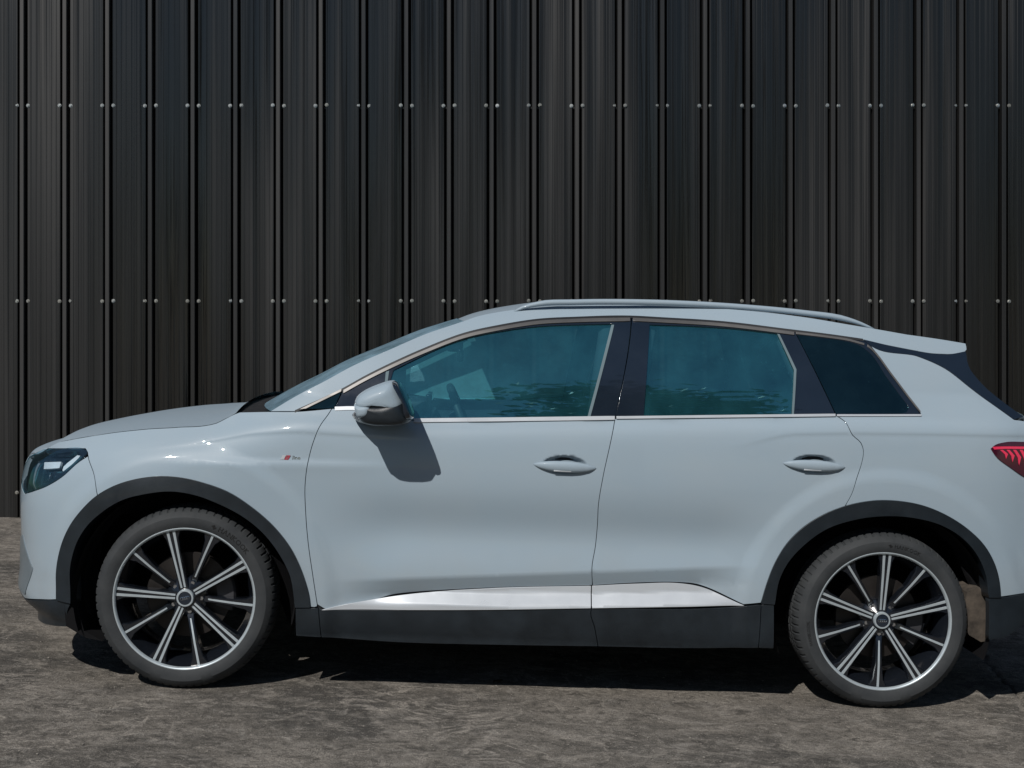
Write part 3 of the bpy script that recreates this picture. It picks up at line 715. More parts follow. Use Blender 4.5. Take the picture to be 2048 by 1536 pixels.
# spoiler, blade, rear window
sp_top = edge3([(1813, 669), (1860, 676), (1929, 687)], .02, 0)
def spoiler():
    q = np.array(curve([(1813, 669), (1870, 677), (1931, 687)], .02)); b = np.array(curve([(1833, 690), (1880, 704), (1908, 708), (1931, 700)], .02))
    panel('spoiler_end', [[(1813, 669), (1870, 677), (1931, 687)], [(1931, 687), (1933, 699), (1918, 706), (1896, 708)], [(1896, 708), (1860, 706), (1836, 702)], [(1836, 702), (1833, 690), (1813, 669)]], 'paint', off=.0, gap=.0008, depth=.03)
    loft('spoiler', edge3([(1813, 669), (1870, 677), (1930, 687)], .015, -.001), lambda u: (.02+.01*u, -.012*u), 'paint', n=24, p=3)
    loft('spoiler_lip', edge3([(1930, 687.5), (1933, 697), (1920, 706)], .008, -.002), (.03, -.012), 'paint', n=24, p=3)
spoiler()
panel('spoiler_blade', [[(1726, 679), (1790, 694), (1836, 703), (1896, 709), (1931, 703)], [(1931, 703), (1937, 733), (1958, 762), (1999, 799), (2046, 834)], [(2046, 834), (2028, 839)], [(2028, 839), (1945, 779), (1883, 733), (1842, 715), (1742, 692), (1726, 679)]], 'gloss', off=.002, gap=.0006, depth=.03)
loft('rear_window', edge3([(1930, 706), (1937, 733), (1958, 762), (1999, 799), (2046, 834)], .03, -.004), lambda u: (.09+.04*u, .0), 'privacy', n=20)
loft('tailgate_top', edge3([(2046, 834), ('R', .30, 1.15), ('R', .42, 1.10)], .03, 0), lambda u: (.10+.07*(1-u), 0.0), 'paint', n=20)

# roof rails
for sd_ in (-1, 1):
    line = [(1028, 621), (1045, 613), (1076, 605.5), (1151, 602), (1260, 601.5), (1366, 604.5), (1490, 612), (1614, 624), (1680, 633), (1722, 645), (1748, 656)]
    P = []
    for i, (px, py) in enumerate(line):
        x, z = U(px, py+2.5, -.605); P.append((x, .605*sd_, z))
    P = cr(P, .04); n = len(P); rr = [.0125*min(1, .35+6*min(i, n-1-i)/n) for i in range(n)]
    v, f = tube(P, rr, 10, flat=(1, 1.1)); link('roof_rail', mesh_from('roof_rail', v, f), M['silver'] if False else M['paint'], car, True)

# ------------------------------------------------------------ lights
HLP = [[(90, 898), (120, 897.5), (168, 898), (174, 902), (173, 907)], [(173, 907), (159, 922), (130, 948), (98, 969), (68, 981), (49, 986)], [(49, 986), ('F', .66, .755)], [('F', .66, .755), ('F', .64, .85)], [('F', .64, .85), (90, 898)]]
hla, hlb = panel('headlight', HLP, 'gloss', off=-.040, gap=.0, depth=.01)
panel('headlight_lens', HLP, 'lens', hla, farparent=hlb, off=.001, gap=.001, depth=.004)
panel('headlight_bezel', [[(90, 898), (120, 897.5), (168, 898), (174, 902), (173, 907)], [(173, 907), (159, 922), (130, 948), (98, 969), (68, 981)], [(68, 981), (74, 974), (100, 961), (128, 940), (150, 921), (161, 908), (158, 904), (120, 904), (92, 904)], [(92, 904), (90, 898)]], 'gloss', hla, farparent=hlb, off=-.004, gap=.0, depth=.03)
for k, (cx_, cy_, w_, h_) in enumerate(((98, 926, 34, 13), (84, 952, 14, 16), (126, 919, 12, 12))):
    panel('lamp_module', [[(cx_-w_/2, cy_-h_/2), (cx_+w_/2, cy_-h_/2-1)], [(cx_+w_/2, cy_-h_/2-1), (cx_+w_/2-4, cy_+h_/2)], [(cx_+w_/2-4, cy_+h_/2), (cx_-w_/2-2, cy_+h_/2+2)], [(cx_-w_/2-2, cy_+h_/2+2), (cx_-w_/2, cy_-h_/2)]],
          'amberish' if k == 0 else 'chrome', hla, farparent=hlb, off=-.020-.004*k, gap=.0008, depth=.012)
panel('running_light', [[(150, 907), (158, 908)], [(158, 908), (132, 934), (122, 942)], [(122, 942), (120, 938), (150, 907)]], 'amberish', hla, farparent=hlb, off=-.014, gap=0, depth=.006)
tla, tlb = panel('tail_light', [[(1981, 896), (1990, 889), (2008, 884), (2048, 883)], [(2048, 883), ('R', .46, 1.065)], [('R', .46, 1.065), ('R', .46, .95)], [('R', .46, .95), (2048, 955), (2020, 936), (1988, 910), (1981, 899)], [(1981, 899), (1981, 896)]], 'taildark', off=.005, depth=.012)
panel('light_strip', [[(1984, 894), (2000, 893.5), (2048, 893.5)], [(2048, 893.5), (2048, 898)], [(2048, 898), (2000, 898), (1987, 899)], [(1987, 899), (1984, 894)]], 'tailbar', tla, farparent=tlb, off=.0072, gap=0, depth=.002)
for k in range(4):
    x = 1999+k*13; L_ = 10+k*4
    panel('light_strip', [[(x, 900), (x+5, 900)], [(x+5, 900), (x+15, 900+L_*.8)], [(x+15, 900+L_*.8), (x+11, 902+L_*1.6)], [(x+11, 902+L_*1.6), (x+9, 900+L_*.85)], [(x+9, 900+L_*.85), (x, 900)]], 'tailbar', tla, farparent=tlb, off=.0072, gap=0, depth=.002, step=.01)

# ------------------------------------------------------------ door handles, badge
def handle(i, par, sd_):
    hx, hz = HANDLES[i]; x0 = hx-.129; n = 30; prof = []
    for k in range(n+1):
        u = k/n; t = 2*u-1; x = x0+.258*u
        hh = .0205*(1-abs(t)**2.4)**.8+.0012; out = .020*(1-abs(t)**3.0)
        z = hz-.004-.004*t
        Ys = float(S(x, z)[1]) if abs(t) > .72 else HW-.006
        prof.append((x, Ys, z, hh, out))
    vs = []; fs = []; m = 12
    for (x, Ys, z, hh, out) in prof:
        for j in range(m):
            a = 2*PI*j/m; ca, sa = math.cos(a), math.sin(a)
            yy = Ys+out*.6+(.011 if ca > 0 else .009)*ca*(hh/.017)
            vs.append((x, sd_*yy, z+hh*sa*(1.0 if sa > 0 else 1.15)))
    for k in range(n):
        for j in range(m): a = k*m+j; b = k*m+(j+1) % m; fs.append((a, b, b+m, a+m))
    fs += [tuple(range(m)), tuple(range(n*m+m-1, n*m-1, -1))]
    bm = bmesh.new(); V = [bm.verts.new(v) for v in vs]
    for f in fs: bm.faces.new([V[j] for j in f])
    bm_obj('door_handle', bm, M['paint'], par, True)
    bm = bmesh.new(); bm_box(bm, hx-.010, sd_*(HW+.011), hz-.0215, .072, .010, .0065, .002); bm_obj('handle_insert', bm, M['silver'], par, True)
    # shadowed bowl liner edge
for i, (a, b) in enumerate(((fdoor, fdoor2), (rdoor, rdoor2))):
    handle(i, a, -1); handle(i, b, 1)
def text_mesh(body, size, extrude=.0006):
    cu = bpy.data.curves.new('lettering', 'FONT'); cu.body = body; cu.size = size; cu.extrude = extrude; cu.resolution_u = 3; cu.align_x = 'CENTER'; cu.align_y = 'CENTER'
    o = bpy.data.objects.new('lettering', cu); C.objects.link(o); bpy.context.view_layer.update()
    dg = bpy.context.evaluated_depsgraph_get(); me = bpy.data.meshes.new_from_object(o.evaluated_get(dg)); bpy.data.objects.remove(o); return me
def badge(sd_):
    bx, bz = U(581, 916.5, -.95); z = bz; Yb = float(S(bx, z)[1])
    root = None
    def para(x0, x1, h, sk, mat, yo, name, parent):
        vs = [(x0-sk, -h/2), (x1-sk, -h/2), (x1+sk, h/2), (x0+sk, h/2)]
        V = [(x, 0, zz) for x, zz in vs]+[(x, -.002, zz) for x, zz in vs]
        me = mesh_from(name, V, [(0, 3, 2, 1), (4, 5, 6, 7), (0, 1, 5, 4), (1, 2, 6, 5), (2, 3, 7, 6), (3, 0, 4, 7)])
        return link(name, me, M[mat], parent)
    a = para(-.040, -.026, .018, .004, 'silver', 0, 'fender_badge', car)
    a.location = (bx, sd_*(Yb+.001), z); a.rotation_euler = (math.radians(-4), 0, 0) if sd_ < 0 else (math.radians(4), 0, PI)
    b = para(-.024, -.008, .018, .004, 'red', 0, 'badge_red_field', a)
    me = text_mesh('S', .018, .0005); me.transform(Matrix.Translation((-.0165, -.0026, 0)) @ Matrix.Rotation(PI/2, 4, 'X')); link('badge_letter', me, M['chrome'], a)
    me = text_mesh('line', .024, .001); me.transform(Matrix.Translation((.020, -.001, 0)) @ Matrix.Rotation(PI/2, 4, 'X')); link('badge_letters', me, M['chrome'], a)
badge(-1); badge(1)

# ------------------------------------------------------------ side mirrors
def mirror(sd_):
    def loftm(name, pts, stations, mat, parent):
        P = cr(pts+[pts[0]], 5)[:-1]; base = []
        cxp = np.mean([p[0] for p in P]); cyp = np.mean([p[1] for p in P])
        vs = []; fs = []; n = len(P)
        for (y, k, dx, dy) in stations:
            for (px, py) in P:
                x, z = U(cxp+(px-cxp)*k+dx, cyp+(py-cyp)*k+dy, -1.05); vs.append((x, sd_*y, z))
        m = len(stations)
        for j in range(m-1):
            for i in range(n): a = j*n+i; b = j*n+(i+1) % n; fs.append((a, b, b+n, a+n))
        fs += [tuple(range(n)), tuple(range(m*n-1, (m-1)*n-1, -1))]
        bm = bmesh.new(); V = [bm.verts.new(v) for v in vs]
        for f in fs: bm.faces.new([V[j] for j in f])
        bmesh.ops.recalc_face_normals(bm, faces=bm.faces)
        return smooth_angle(bm_obj(name, bm, M[mat], parent), 50)
    st = [(.955, .80, 3, 2), (.97, .92, 1, 1), (1.0, .985, 0, 0), (1.05, 1, 0, 0), (1.09, .985, -.5, .5), (1.12, .95, -1, 2), (1.145, .87, -2, 4), (1.16, .74, -3, 7), (1.168, .5, -3, 9), (1.17, .2, -3, 9)]
    cap = [(711, 801), (716, 791), (727, 782), (742, 774), (760, 767), (778, 761.5), (788, 761), (795, 765), (803, 777), (809, 790), (813, 801), (813, 808), (770, 808), (740, 806), (713, 807)]
    low = [(713, 803), (760, 805), (815, 803), (821, 812), (825, 828), (825, 838), (820, 846), (806, 850), (775, 851), (745, 849), (724, 842), (716, 828)]
    a = loftm('side_mirror', low, [(y, k*.985, dx, dy*.2) for y, k, dx, dy in st], 'plastic', car)
    loftm('mirror_cap', cap, st, 'paint', a)
    loftm('turn_indicator', [(712, 806), (752, 808), (750, 820), (744, 829), (719, 830), (715, 820)], [(y, k*1.02, dx, dy*.3) for y, k, dx, dy in st], 'paint', a)
    loftm('mirror_rim', [(786, 761), (795, 763), (806, 777), (814, 793), (822, 812), (826, 838), (818, 840), (812, 812), (803, 790), (797, 775)], [(y, k, dx*.5, dy*.3) for y, k, dx, dy in st], 'gloss', a)
    # foot from the housing down to the door
    foot = [(697, 834), (701, 829), (719, 829), (760, 838), (800, 842), (815, 847), (800, 852), (770, 852), (735, 853), (712, 849), (703, 843)]
    ft = [(.885, 1.0, 0, 0), (.93, .98, 0, 0), (.97, .95, 2, -1), (1.02, .85, 8, -3), (1.06, .7, 14, -5)]
    loftm('mirror_foot', foot, ft, 'plastic', a)
mirror(-1); mirror(1)

# ------------------------------------------------------------ wheels
def lathe(prof, n, fn=None):
    vs = []; fs = []; m = len(prof)
    for k in range(n):
        a = 2*PI*k/n
        for i, (r, y) in enumerate(prof):
            rr = fn(i, k, r) if fn else r
            vs.append((rr*math.cos(a), y, rr*math.sin(a)))
    for k in range(n):
        for i in range(m-1): a = k*m+i; b = ((k+1) % n)*m+i; fs.append((a, a+1, b+1, b))
    return vs, fs
def wheel_meshes():
    R = {}
    W2 = .118
    def tyf(i, k, r):
        ph = k % 8
        if i in TL: return r-(.0045 if ph in (0, 1) else 0)
        if i in TC and ph == 4: return r-.004
        return r
    prof = [(.268, -W2+.012), (.272, -W2+.004), (.284, -W2-.001), (.300, -W2-.005), (.316, -W2-.003), (.328, -W2+.006), (.336, -W2+.014), (.342, -W2+.022), (.3475, -W2+.034), (.3500, -W2+.050), (.3512, -.045), (.343, -.043), (.343, -.037), (.3515, -.035), (.352, -.006), (.344, -.004), (.344, .004), (.352, .006),
            (.3515, .035), (.343, .037), (.343, .043), (.3512, .045), (.350, W2-.05), (.3475, W2-.034), (.342, W2-.022), (.328, W2-.006), (.30, W2+.005), (.272, W2-.004), (.268, W2-.012)]
    TL = {7, 8, 9, 22, 23, 24}; TC = {10, 13, 14, 17, 18, 21}
    v, f = lathe(prof, 560, tyf)
    v = [((x, y*(1+.05*max(0, min(1, (-z-.30)/.05))), max(z, -.3490)) if z < -.30 else (x, y, z)) for x, y, z in v]; R['tyre'] = mesh_from('tyre', v, f)
    lip = [(.264, -W2+.030), (.264, -W2+.010), (.2690, -W2+.004), (.2715, -W2+.002), (.2748, -W2+.003), (.2755, -W2+.008), (.272, -W2+.016)]
    v, f = lathe(lip, 128); R['rim_lip'] = mesh_from('rim_lip', v, f)
    barrel = [(.2635, -W2+.012), (.258, -W2+.028), (.240, -W2+.060), (.234, -.01), (.236, .08), (.262, W2-.01)]
    v, f = lathe(barrel, 96); R['wheel'] = mesh_from('wheel', v, f)
    # dish at the hub
    hub = [(.0, -W2+.028), (.032, -W2+.028), (.036, -W2+.030), (.052, -W2+.042), (.070, -W2+.052), (.080, -W2+.064), (.082, -W2+.10)]
    v, f = lathe(hub, 48); R['hub'] = mesh_from('hub', v, f)
    def bar(name, secs):
        # secs: (r, centre offset t, half width, y front, y back, chamfer)
        vs = []; fs = []
        for (r, t, w, yf, yb, ch) in secs:
            for (tt, yy) in ((t-w, yb), (t-w, yf+ch), (t-w+ch*.8, yf), (t+w-ch*.8, yf), (t+w, yf+ch), (t+w, yb)): vs.append((tt, yy, r))
        m = 6
        for i in range(len(secs)-1):
            for j in range(m): a = i*m+j; b = i*m+(j+1) % m; fs.append((a, b, b+m, a+m))
        fs += [tuple(range(m)), tuple(range(len(secs)*m-1, (len(secs)-1)*m-1, -1))]
        me = mesh_from(name, vs, fs)
        bm = bmesh.new(); bm.from_mesh(me); bmesh.ops.recalc_face_normals(bm, faces=bm.faces); bm.to_mesh(me); bm.free(); return me
    yo, yi = -W2+.014, -W2+.026
    R['spoke_wide'] = bar('spoke', [(.030, 0, .020, yi+.004, yi+.05, .004), (.10, 0, .0165, yi-.001, yi+.05, .004), (.18, 0, .0185, yo+.006, yo+.05, .004), (.235, 0, .026, yo+.003, yo+.05, .005), (.264, 0, .040, yo+.003, yo+.04, .005)])
    R['face_l'] = bar('machined_face', [(.040, -.0066, .0038, yi+.0005, yi+.006, .0006), (.10, -.0080, .0042, yi-.003, yi+.003, .0006), (.18, -.0096, .0046, yo+.003, yo+.008, .0006), (.264, -.0120, .0052, yo-.001, yo+.006, .0006)])
    R['face_r'] = bar('machined_face', [(.040, .0066, .0038, yi+.0005, yi+.006, .0006), (.10, .0080, .0042, yi-.003, yi+.003, .0006), (.18, .0096, .0046, yo+.003, yo+.008, .0006), (.264, .0120, .0052, yo-.001, yo+.006, .0006)])
    R['spoke_thin'] = bar('spoke', [(.060, 0, .016, yi+.026, yi+.06, .004), (.10, 0, .012, yi+.010, yi+.05, .004), (.18, 0, .014, yo+.008, yo+.05, .004), (.235, 0, .023, yo+.004, yo+.05, .005), (.264, 0, .040, yo+.004, yo+.04, .005)])
    R['face_c'] = bar('machined_face', [(.085, 0, .0030, yi+.013, yi+.02, .0005), (.12, 0, .0036, yi+.0055, yi+.012, .0005), (.18, 0, .0040, yo+.0055, yo+.010, .0006), (.264, 0, .0046, yo-.0005, yo+.006, .0006)])
    # rear ledges of the blade spokes that catch the light
    bm = bmesh.new(); bmesh.ops.create_cone(bm, cap_ends=True, segments=6, radius1=.0088, radius2=.0080, depth=.016, matrix=Matrix.Rotation(PI/2, 4, 'X'))
    me = bpy.data.meshes.new('lug_bolt'); bm.to_mesh(me); bm.free(); R['bolt'] = me
    cap = [(.0, -W2+.0165), (.0255, -W2+.0165), (.0258, -W2+.0150), (.0315, -W2+.0150), (.0335, -W2+.018), (.034, -W2+.03)]
    v, f = lathe(cap[2:], 48); R['ring'] = mesh_from('cap_ring', v, f)
    v, f = lathe([(.0002, -W2+.0160), (.0258, -W2+.0168)], 40); R['cap'] = mesh_from('centre_cap', v, f)
    vs = []; fs = []
    for k in range(4):
        cx = (-1.5+k)*.0078
        p = [(cx+.0056*math.cos(a), -W2+.0155, .0056*math.sin(a)) for a in np.linspace(0, 2*PI, 20, endpoint=False)]
        v, f = tube(p, .00085, 5, True); b = len(vs); vs += v; fs += [tuple(i+b for i in q) for q in f]
    R['rings'] = mesh_from('cap_emblem', vs, fs)
    v, f = lathe([(.05, .0), (.165, .0), (.168, .004), (.168, .022), (.165, .026), (.05, .026)], 72); R['disc'] = mesh_from('brake_disc', v, f)
    # caliper
    vs = []; fs = []; A = np.linspace(-.42, .42, 9)
    for a in A:
        for (r, y) in ((.115, -.028), (.178, -.028), (.186, -.018), (.186, .05), (.115, .05)): vs.append((r*math.cos(a), y, r*math.sin(a)))
    for i in range(8):
        for j in range(5): a_ = i*5+j; b_ = i*5+(j+1) % 5; fs.append((a_, b_, b_+5, a_+5))
    fs += [(0, 1, 2, 3, 4), (44, 43, 42, 41, 40)]
    R['caliper'] = mesh_from('brake_caliper', vs, fs)
    # raised sidewall lettering
    def arc_text(body, ang0, r, size, flip=1):
        bm = bmesh.new(); a = ang0
        for ch in body:
            if ch == ' ': a -= size*.45/r; continue
            me = text_mesh(ch, size, .0007)
            xs = [q.co.x for q in me.vertices]; w = max(xs)-min(xs); a -= (w/2+size*.07)/r
            me.transform(Matrix.Rotation(-(a-PI/2), 4, 'Y') @ Matrix.Translation((0, -W2-.0048, r)) @ Matrix.Rotation(PI/2, 4, 'X') @ Matrix.Translation((-(max(xs)+min(xs))/2, 0, 0)))
            bm.from_mesh(me); a -= (w/2+size*.07)/r
        me = bpy.data.meshes.new('sidewall_lettering'); bm.to_mesh(me); bm.free(); return me
    R['txt_front'] = arc_text('HANKOOK', math.radians(66), .3015, .027)
    R['txt_rear'] = arc_text('HANKOOK', math.radians(84), .3015, .020)
    R['txt_rear2'] = arc_text('HANKOOK', math.radians(200), .3015, .018)
    # winged mark before the maker's name
    def mark(a, r, s):
        vs = []; fs = []
        for (x0, z0_, x1, z1_, w) in ((-.5, 0, .1, .32, .22), (.5, 0, -.1, -.32, .22), (-.25, -.1, .25, .1, .2)):
            b = len(vs); dx, dz = x1-x0, z1_-z0_; L = math.hypot(dx, dz); nx, nz = -dz/L*w/2, dx/L*w/2
            q = [(x0+nx, z0_+nz), (x0-nx, z0_-nz), (x1-nx, z1_-nz), (x1+nx, z1_+nz)]
            vs += [(x*s, -.0007, z*s) for x, z in q]+[(x*s, .001, z*s) for x, z in q]
            fs += [(b, b+1, b+2, b+3), (b, b+4, b+5, b+1), (b+1, b+5, b+6, b+2), (b+2, b+6, b+7, b+3), (b+3, b+7, b+4, b)]
        me = mesh_from('sidewall_mark', vs, fs); me.transform(Matrix.Rotation(-(a-PI/2), 4, 'Y') @ Matrix.Translation((0, -W2-.0048, r))); return me
    R['mark_front'] = mark(math.radians(69.5), .3015, .020); R['mark_rear'] = mark(math.radians(87), .3015, .016)
    return R
WM = wheel_meshes()
def wheel(cx, sd_, ang, front):
    k_, dz_ = (1.055, -.0200) if front else (1.038, -.0128)
    y = sd_*(.79)
    flip = Matrix.Identity(4) if sd_ < 0 else Matrix.Rotation(PI, 4, 'Z')
    base = Matrix.Translation((cx, y, .3490*k_+dz_)) @ flip @ Matrix.Scale(k_, 4)
    def put(name, key, mat, parent, mtx=Matrix.Identity(4), ang_=30):
        me = WM[key]
        o = bpy.data.objects.new(name, me); C.objects.link(o)
        if not me.materials: me.materials.append(M[mat]); o2 = smooth_angle(o, ang_)
        o.parent = parent; o.matrix_local = mtx; return o
    w = put('wheel', 'wheel', 'rimblack', car, base, 60)
    put('tyre', 'tyre', 'tyre', w, ang_=28); put('rim_lip', 'rim_lip', 'machined', w, ang_=60); put('hub', 'hub', 'rimblack', w)
    for k in range(5):
        a = ang+k*2*PI/5; Rm = Matrix.Rotation(PI/2-a, 4, 'Y')
        put('spoke', 'spoke_wide', 'rimblack', w, Rm); put('machined_face', 'face_l', 'machined', w, Rm); put('machined_face', 'face_r', 'machined', w, Rm)
        R2 = Matrix.Rotation(PI/2-a-PI/5, 4, 'Y')
        put('spoke', 'spoke_thin', 'rimblack', w, R2); put('machined_face', 'face_c', 'machined', w, R2)
        put('lug_bolt', 'bolt', 'chrome', w, R2 @ Matrix.Translation((.0, -.118+.052, .058)))
    put('centre_cap', 'cap', 'gloss', w); put('cap_ring', 'ring', 'machined', w, ang_=40); put('cap_emblem', 'rings', 'chrome', w, Matrix.Rotation(-ang+PI/2, 4, 'Y') if front else Matrix.Identity(4))
    d = put('brake_disc', 'disc', 'disc', w, Matrix.Translation((0, -.022, 0)))
    put('brake_caliper', 'caliper', 'caliper', w, Matrix.Translation((0, -.02, 0)) @ Matrix.Rotation(-.12 if front else .2, 4, 'Y'))
    if front: put('sidewall_lettering', 'txt_front', 'lettering', w); put('sidewall_mark', 'mark_front', 'lettering', w)
    else: put('sidewall_lettering', 'txt_rear', 'lettering', w); put('sidewall_lettering', 'txt_rear2', 'lettering', w); put('sidewall_mark', 'mark_rear', 'lettering', w)
for sd_ in (-1, 1):
    wheel(-WX, sd_, math.radians(104), True); wheel(WX, sd_, math.radians(88), False)
# weathered splash shield showing behind the rear wheel and a dark one ahead of the front wheel
def shield(pts, y, t, mat, name):
    P = [U(px, py, -abs(y)) for px, py in pts]
    for sd_ in (-1, 1):
        bm = bmesh.new(); a = [bm.verts.new((x, sd_*abs(y), z)) for x, z in P]; b = [bm.verts.new((x, sd_*(abs(y)-t), z)) for x, z in P]; n = len(P)
        bm.faces.new(a); bm.faces.new(b[::-1])
        for i in range(n): bm.faces.new((a[i], b[i], b[(i+1) % n], a[(i+1) % n]))
        bm_obj(name, bm, M[mat], car)
M['mud'] = simple('muddy_liner', (.060, .048, .037), .95, var=.6, vs=18, bump=.6, bs=60)
shield([(1934, 1184), (1952, 1176), (1966, 1178), (1976, 1190), (1978, 1281), (1962, 1284), (1938, 1270), (1925, 1240)], -.86, .5, 'mud', 'splash_shield')
shield([(128, 1206), (152, 1204), (168, 1262), (205, 1282), (172, 1276), (132, 1252)], -.87, .5, 'dark', 'splash_shield')

# ------------------------------------------------------------ cabin
def seat(cx, cy, name, back_h=.60, w=.48):
    bm = bmesh.new(); bm_box(bm, cx-.22, cy, .62, .50, w, .15, .055, 4); o = bm_obj(name, bm, M['inner'], car, True)
    rot = Matrix.Rotation(.28, 4, 'Y')
    bm = bmesh.new(); vs = bm_box(bm, 0, 0, back_h/2, .14, w-.02, back_h, .06, 4)
    for v in vs: v.co.y *= 1-.25*max(0, v.co.z/back_h-.5)
    bmesh.ops.transform(bm, matrix=Matrix.Translation((cx+.02, cy, .64)) @ rot, verts=bm.verts); bm_obj('backrest', bm, M['inner'], o, True)
    bm = bmesh.new(); bm_box(bm, -.01, 0, back_h+.10, .10, .27, .19, .045, 4)
    for sy in (-.06, .06): bm_box(bm, 0, sy, back_h, .014, .014, .1)
    bmesh.ops.transform(bm, matrix=Matrix.Translation((cx+.02, cy, .64)) @ rot, verts=bm.verts); bm_obj('headrest', bm, M['inner'], o, True)
for cy in (-.37, .37): seat(.23, cy, 'front_seat')
seat(1.12, -.40, 'rear_seat', .52, .56); seat(1.12, .40, 'rear_seat', .52, .56); 
# dashboard, wheel, door cards, headliner, floor
def slab(name, P, h, mat, parent=None):
    bm = bmesh.new(); a = [bm.verts.new((x, -h, z)) for x, z in P]; b = [bm.verts.new((x, h, z)) for x, z in P]; n = len(P)
    bm.faces.new(a); bm.faces.new(b[::-1])
    for i in range(n): bm.faces.new((a[i], b[i], b[(i+1) % n], a[(i+1) % n]))
    es = [e for e in bm.edges if abs(e.verts[0].co.y-e.verts[1].co.y) > .5]
    bmesh.ops.bevel(bm, geom=es, offset=.03, segments=3, affect='EDGES')
    return smooth_angle(bm_obj(name, bm, M[mat], parent or car), 40)
slab('dashboard', [(-1.0, .80), (-.52, .80), (-.46, .98), (-.50, 1.085), (-.72, 1.12), (-1.0, 1.09)], .78, 'dash')
bm = bmesh.new(); bm_box(bm, -.56, -.37, 1.135, .14, .30, .075, .03); bm_obj('instrument_hood', bm, M['dash'], car, True)
bm = bmesh.new(); bm_box(bm, -.50, .02, 1.10, .03, .26, .15, .012); bm_obj('centre_screen', bm, M['gloss'], car, True)
bm = bmesh.new(); bm_box(bm, -.1, 0, .74, .9, .22, .28, .05); bm_obj('centre_console', bm, M['dash'], car, True)
sw = [(0.0, .175*math.cos(a), .165*math.sin(a)) for a in np.linspace(0, 2*PI, 40, endpoint=False)]
v, f = tube(sw, .0165, 10, True); swo = link('steering_wheel', mesh_from('steering_wheel', v, f), M['dash'], car, True)
swo.location = (-.33, -.37, 1.075); swo.rotation_euler = (0, math.radians(-24), 0)
bm = bmesh.new(); bm_box(bm, -.03, 0, 0, .06, .16, .11, .03); bm_box(bm, -.01, 0, 0, .015, .33, .03, .005); bm_box(bm, -.01, 0, -.08, .015, .04, .15, .005); bm_obj('steering_wheel_hub', bm, M['panelgrey'], swo, True)
v, f = tube([(-.36, -.37, 1.07), (-.52, -.37, 1.0)], .035, 10); link('steering_column', mesh_from('steering_column', v, f), M['dash'], car, True)
for sd_ in (-1, 1):
    P = [(-.62, .60), (.44, .60), (.44, 1.085), (-.45, 1.04), (-.62, 1.04)]
    for nm, Q in (('door_card', P), ('door_card', [(.50, .60), (.90, .60), (1.0, .82), (1.32, 1.12), (.50, 1.09)])):
        bm = bmesh.new(); a = [bm.verts.new((x, sd_*.835, z)) for x, z in Q]; b = [bm.verts.new((x, sd_*.79, z)) for x, z in Q]; n = len(Q)
        bm.faces.new(a); bm.faces.new(b[::-1])
        for i in range(n): bm.faces.new((a[i], b[i], b[(i+1) % n], a[(i+1) % n]))
        bm_obj(nm, bm, M['dash'], car)
# headliner and the inner faces of the roof frame
he = edge3([(926, 668), (1002, 652), (1151, 638), (1262, 636), (1448, 648), (1655, 674), (1720, 684)], .06, -.02)
loft('headliner', he, lambda u: (-.04*(1-u), .035), 'panelgrey', n=14)
for sd_ in (-1, 1):
    for a, b, r in (((600, 818), (930, 662), .026), ((1680, 700), (1800, 830), .06)):
        p0 = edge3([a, b], .3, -.03); p0 = [Vector((p[0], (p[1]+.02)*-sd_, p[2])) for p in (p0[0], p0[-1])]
        v, f = tube(p0, r, 8, flat=(1, .6)); link('pillar', mesh_from('pillar', v, f), M['inner'], car, True)
    v, f = tube([(.44, sd_*.66, 1.38), (.46, sd_*.76, 1.05), (.44, sd_*.79, .9)], .011, 6); link('seat_belt', mesh_from('seat_belt', v, f), M['dark'], car)
bm = bmesh.new(); bm_box(bm, -.36, 0, 1.36, .03, .22, .06, .012); bm_box(bm, -.39, 0, 1.41, .08, .06, .07, .02); bm_obj('rear_view_mirror', bm, M['gloss'], car, True)
bm = bmesh.new(); bm_box(bm, 1.45, 0, 1.10, .62, 1.5, .03, .01); bm_obj('parcel_shelf', bm, M['inner'], car)
# under-tray so that the underside is closed
bm = bmesh.new(); bm_box(bm, 0, 0, .205, 1.75, 1.56, .03, .01); bm_obj('battery_tray', bm, M['dark'], car)

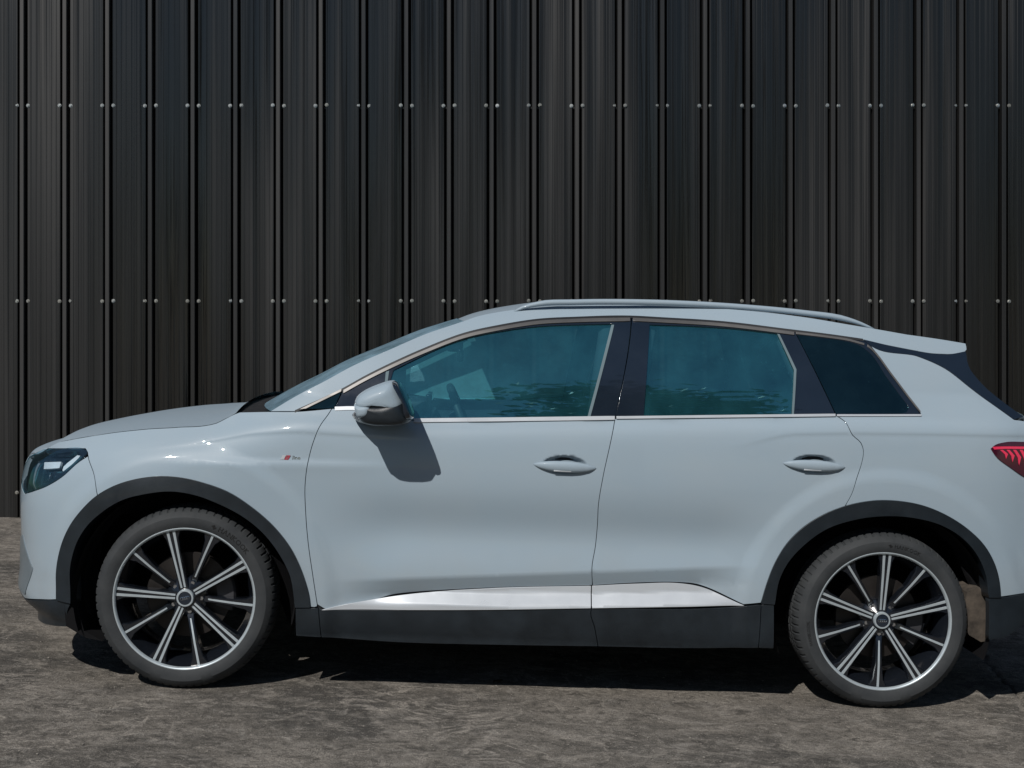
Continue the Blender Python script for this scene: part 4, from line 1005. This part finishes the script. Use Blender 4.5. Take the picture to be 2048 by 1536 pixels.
# ------------------------------------------------------------ small debris on the ground
def debris():
    at = on_ground
    for (px, py, s, lab) in ((997, 1368, .034, 'dark curled dry leaf on the ground midway between the two wheels'),):
        x, y = at(px, py); bm = bmesh.new(); n = 9
        vs = []
        for i in range(n+1):
            u = i/n; w = math.sin(PI*u)**.7
            vs.append([bm.verts.new(((u-.5)*2*s, j*.42*s*w, .006+.010*abs(j)*w+.004*math.sin(u*9)+.003*random.random())) for j in (-1, -.45, 0, .45, 1)])
        for i in range(n):
            for j in range(4):
                try: bm.faces.new((vs[i][j], vs[i+1][j], vs[i+1][j+1], vs[i][j+1]))
                except Exception: pass
        r = bmesh.ops.solidify(bm, geom=bm.faces[:], thickness=.0012)
        o = bm_obj('dry_leaf', bm, M['deadleaf']); o.location = (x, y, gz(x)+.001); o.rotation_euler = (0, TILT, random.random()*.8); tag(o, lab, 'leaf')
    # loose grit scattered over the yard: uncountable
    base = bmesh.new(); bmesh.ops.create_icosphere(base, subdivisions=1, radius=1); bv = np.array([v.co[:] for v in base.verts]); bf = [tuple(v.index for v in f.verts) for f in base.faces]; base.free()
    V = []; FS = []; k = 0
    for i in range(1500):
        y = 4.55+2.2*rng.rand()**1.3; x = rng.uniform(-2.4, 2.4)
        if abs(abs(x-.09)-1.42) < .22 and 5.4 < y < 5.85: continue
        r = .0012+.0035*rng.rand()**3
        q = bv*(r*np.array([1, .8+.5*rng.rand(), .6]))*(1+.25*(rng.rand(len(bv), 1)-.5)); a = rng.rand()*6; c, s = math.cos(a), math.sin(a)
        q = q @ np.array([[c, s, 0], [-s, c, 0], [0, 0, 1]]) + np.array([x, y, gz(x)+r*.2])
        V.append(q); FS += [tuple(j+k for j in f) for f in bf]; k += len(bv)
    me = mesh_from('grit', np.concatenate(V), FS); o = link('grit', me, M['stone']); tag(o, 'loose pale grit and crumbs scattered over the dark concrete', 'grit', kind='stuff')
debris()

# ------------------------------------------------------------ trees across the yard, behind the camera (mirrored in the side windows)
def tree(x, y, h, w, seed, label):
    r = np.random.RandomState(seed)
    root = bpy.data.objects.new('tree', None); C.objects.link(root); root.location = (x, y, gz(max(-30, min(30, x)))); tag(root, label, 'tree', 'trees across the yard')
    v, f = tube([(0, 0, -.1), (.05, 0, h*.25), (-.04, .05, h*.5), (0, 0, h*.8)], [.20, .15, .10, .03], 8); link('trunk', mesh_from('trunk', v, f), M['bark'], root, True)
    n = 5200; cl = r.normal(size=(26, 3)); cl /= np.linalg.norm(cl, axis=1)[:, None]; cl *= (r.rand(26, 1)**.5); cl = cl*np.array([w*.45, w*.45, h*.36])+np.array([0, 0, h*.60])
    c = cl[r.randint(0, 26, n)]+r.normal(size=(n, 3))*w*.11
    c[:, 2] = np.maximum(c[:, 2], h*.12)
    a = r.normal(size=(n, 3)); a /= np.linalg.norm(a, axis=1)[:, None]; b = np.cross(a, r.normal(size=(n, 3))); b /= np.linalg.norm(b, axis=1)[:, None]
    s = .09+.07*r.rand(n, 1)
    V = np.stack([c-a*s, c+b*s*.5, c+a*s, c-b*s*.5], 1).reshape(-1, 3)
    me = mesh_from('crown', V, [(4*i, 4*i+1, 4*i+2, 4*i+3) for i in range(n)]); link('crown', me, M['leaf'], root)
for i, (x, y, h, w, l) in enumerate(((-10.5, -10.5, 5.6, 4.6, 'broad green tree at the left end of the row across the yard'), (-4.2, -10, 4.6, 4.0, 'lower dense green tree left of the gap in the row'), (6.6, -10.2, 6.0, 4.6, 'tallest green tree, right of the gap in the row'), (1.35, -1.6, 8.4, 2.9, 'slender tall tree close behind the spot the photograph is taken from'), (12.6, -9, 5.4, 5.0, 'wide green tree at the right end of the row across the yard'))):
    tree(x, y, h, w, i+3, l)
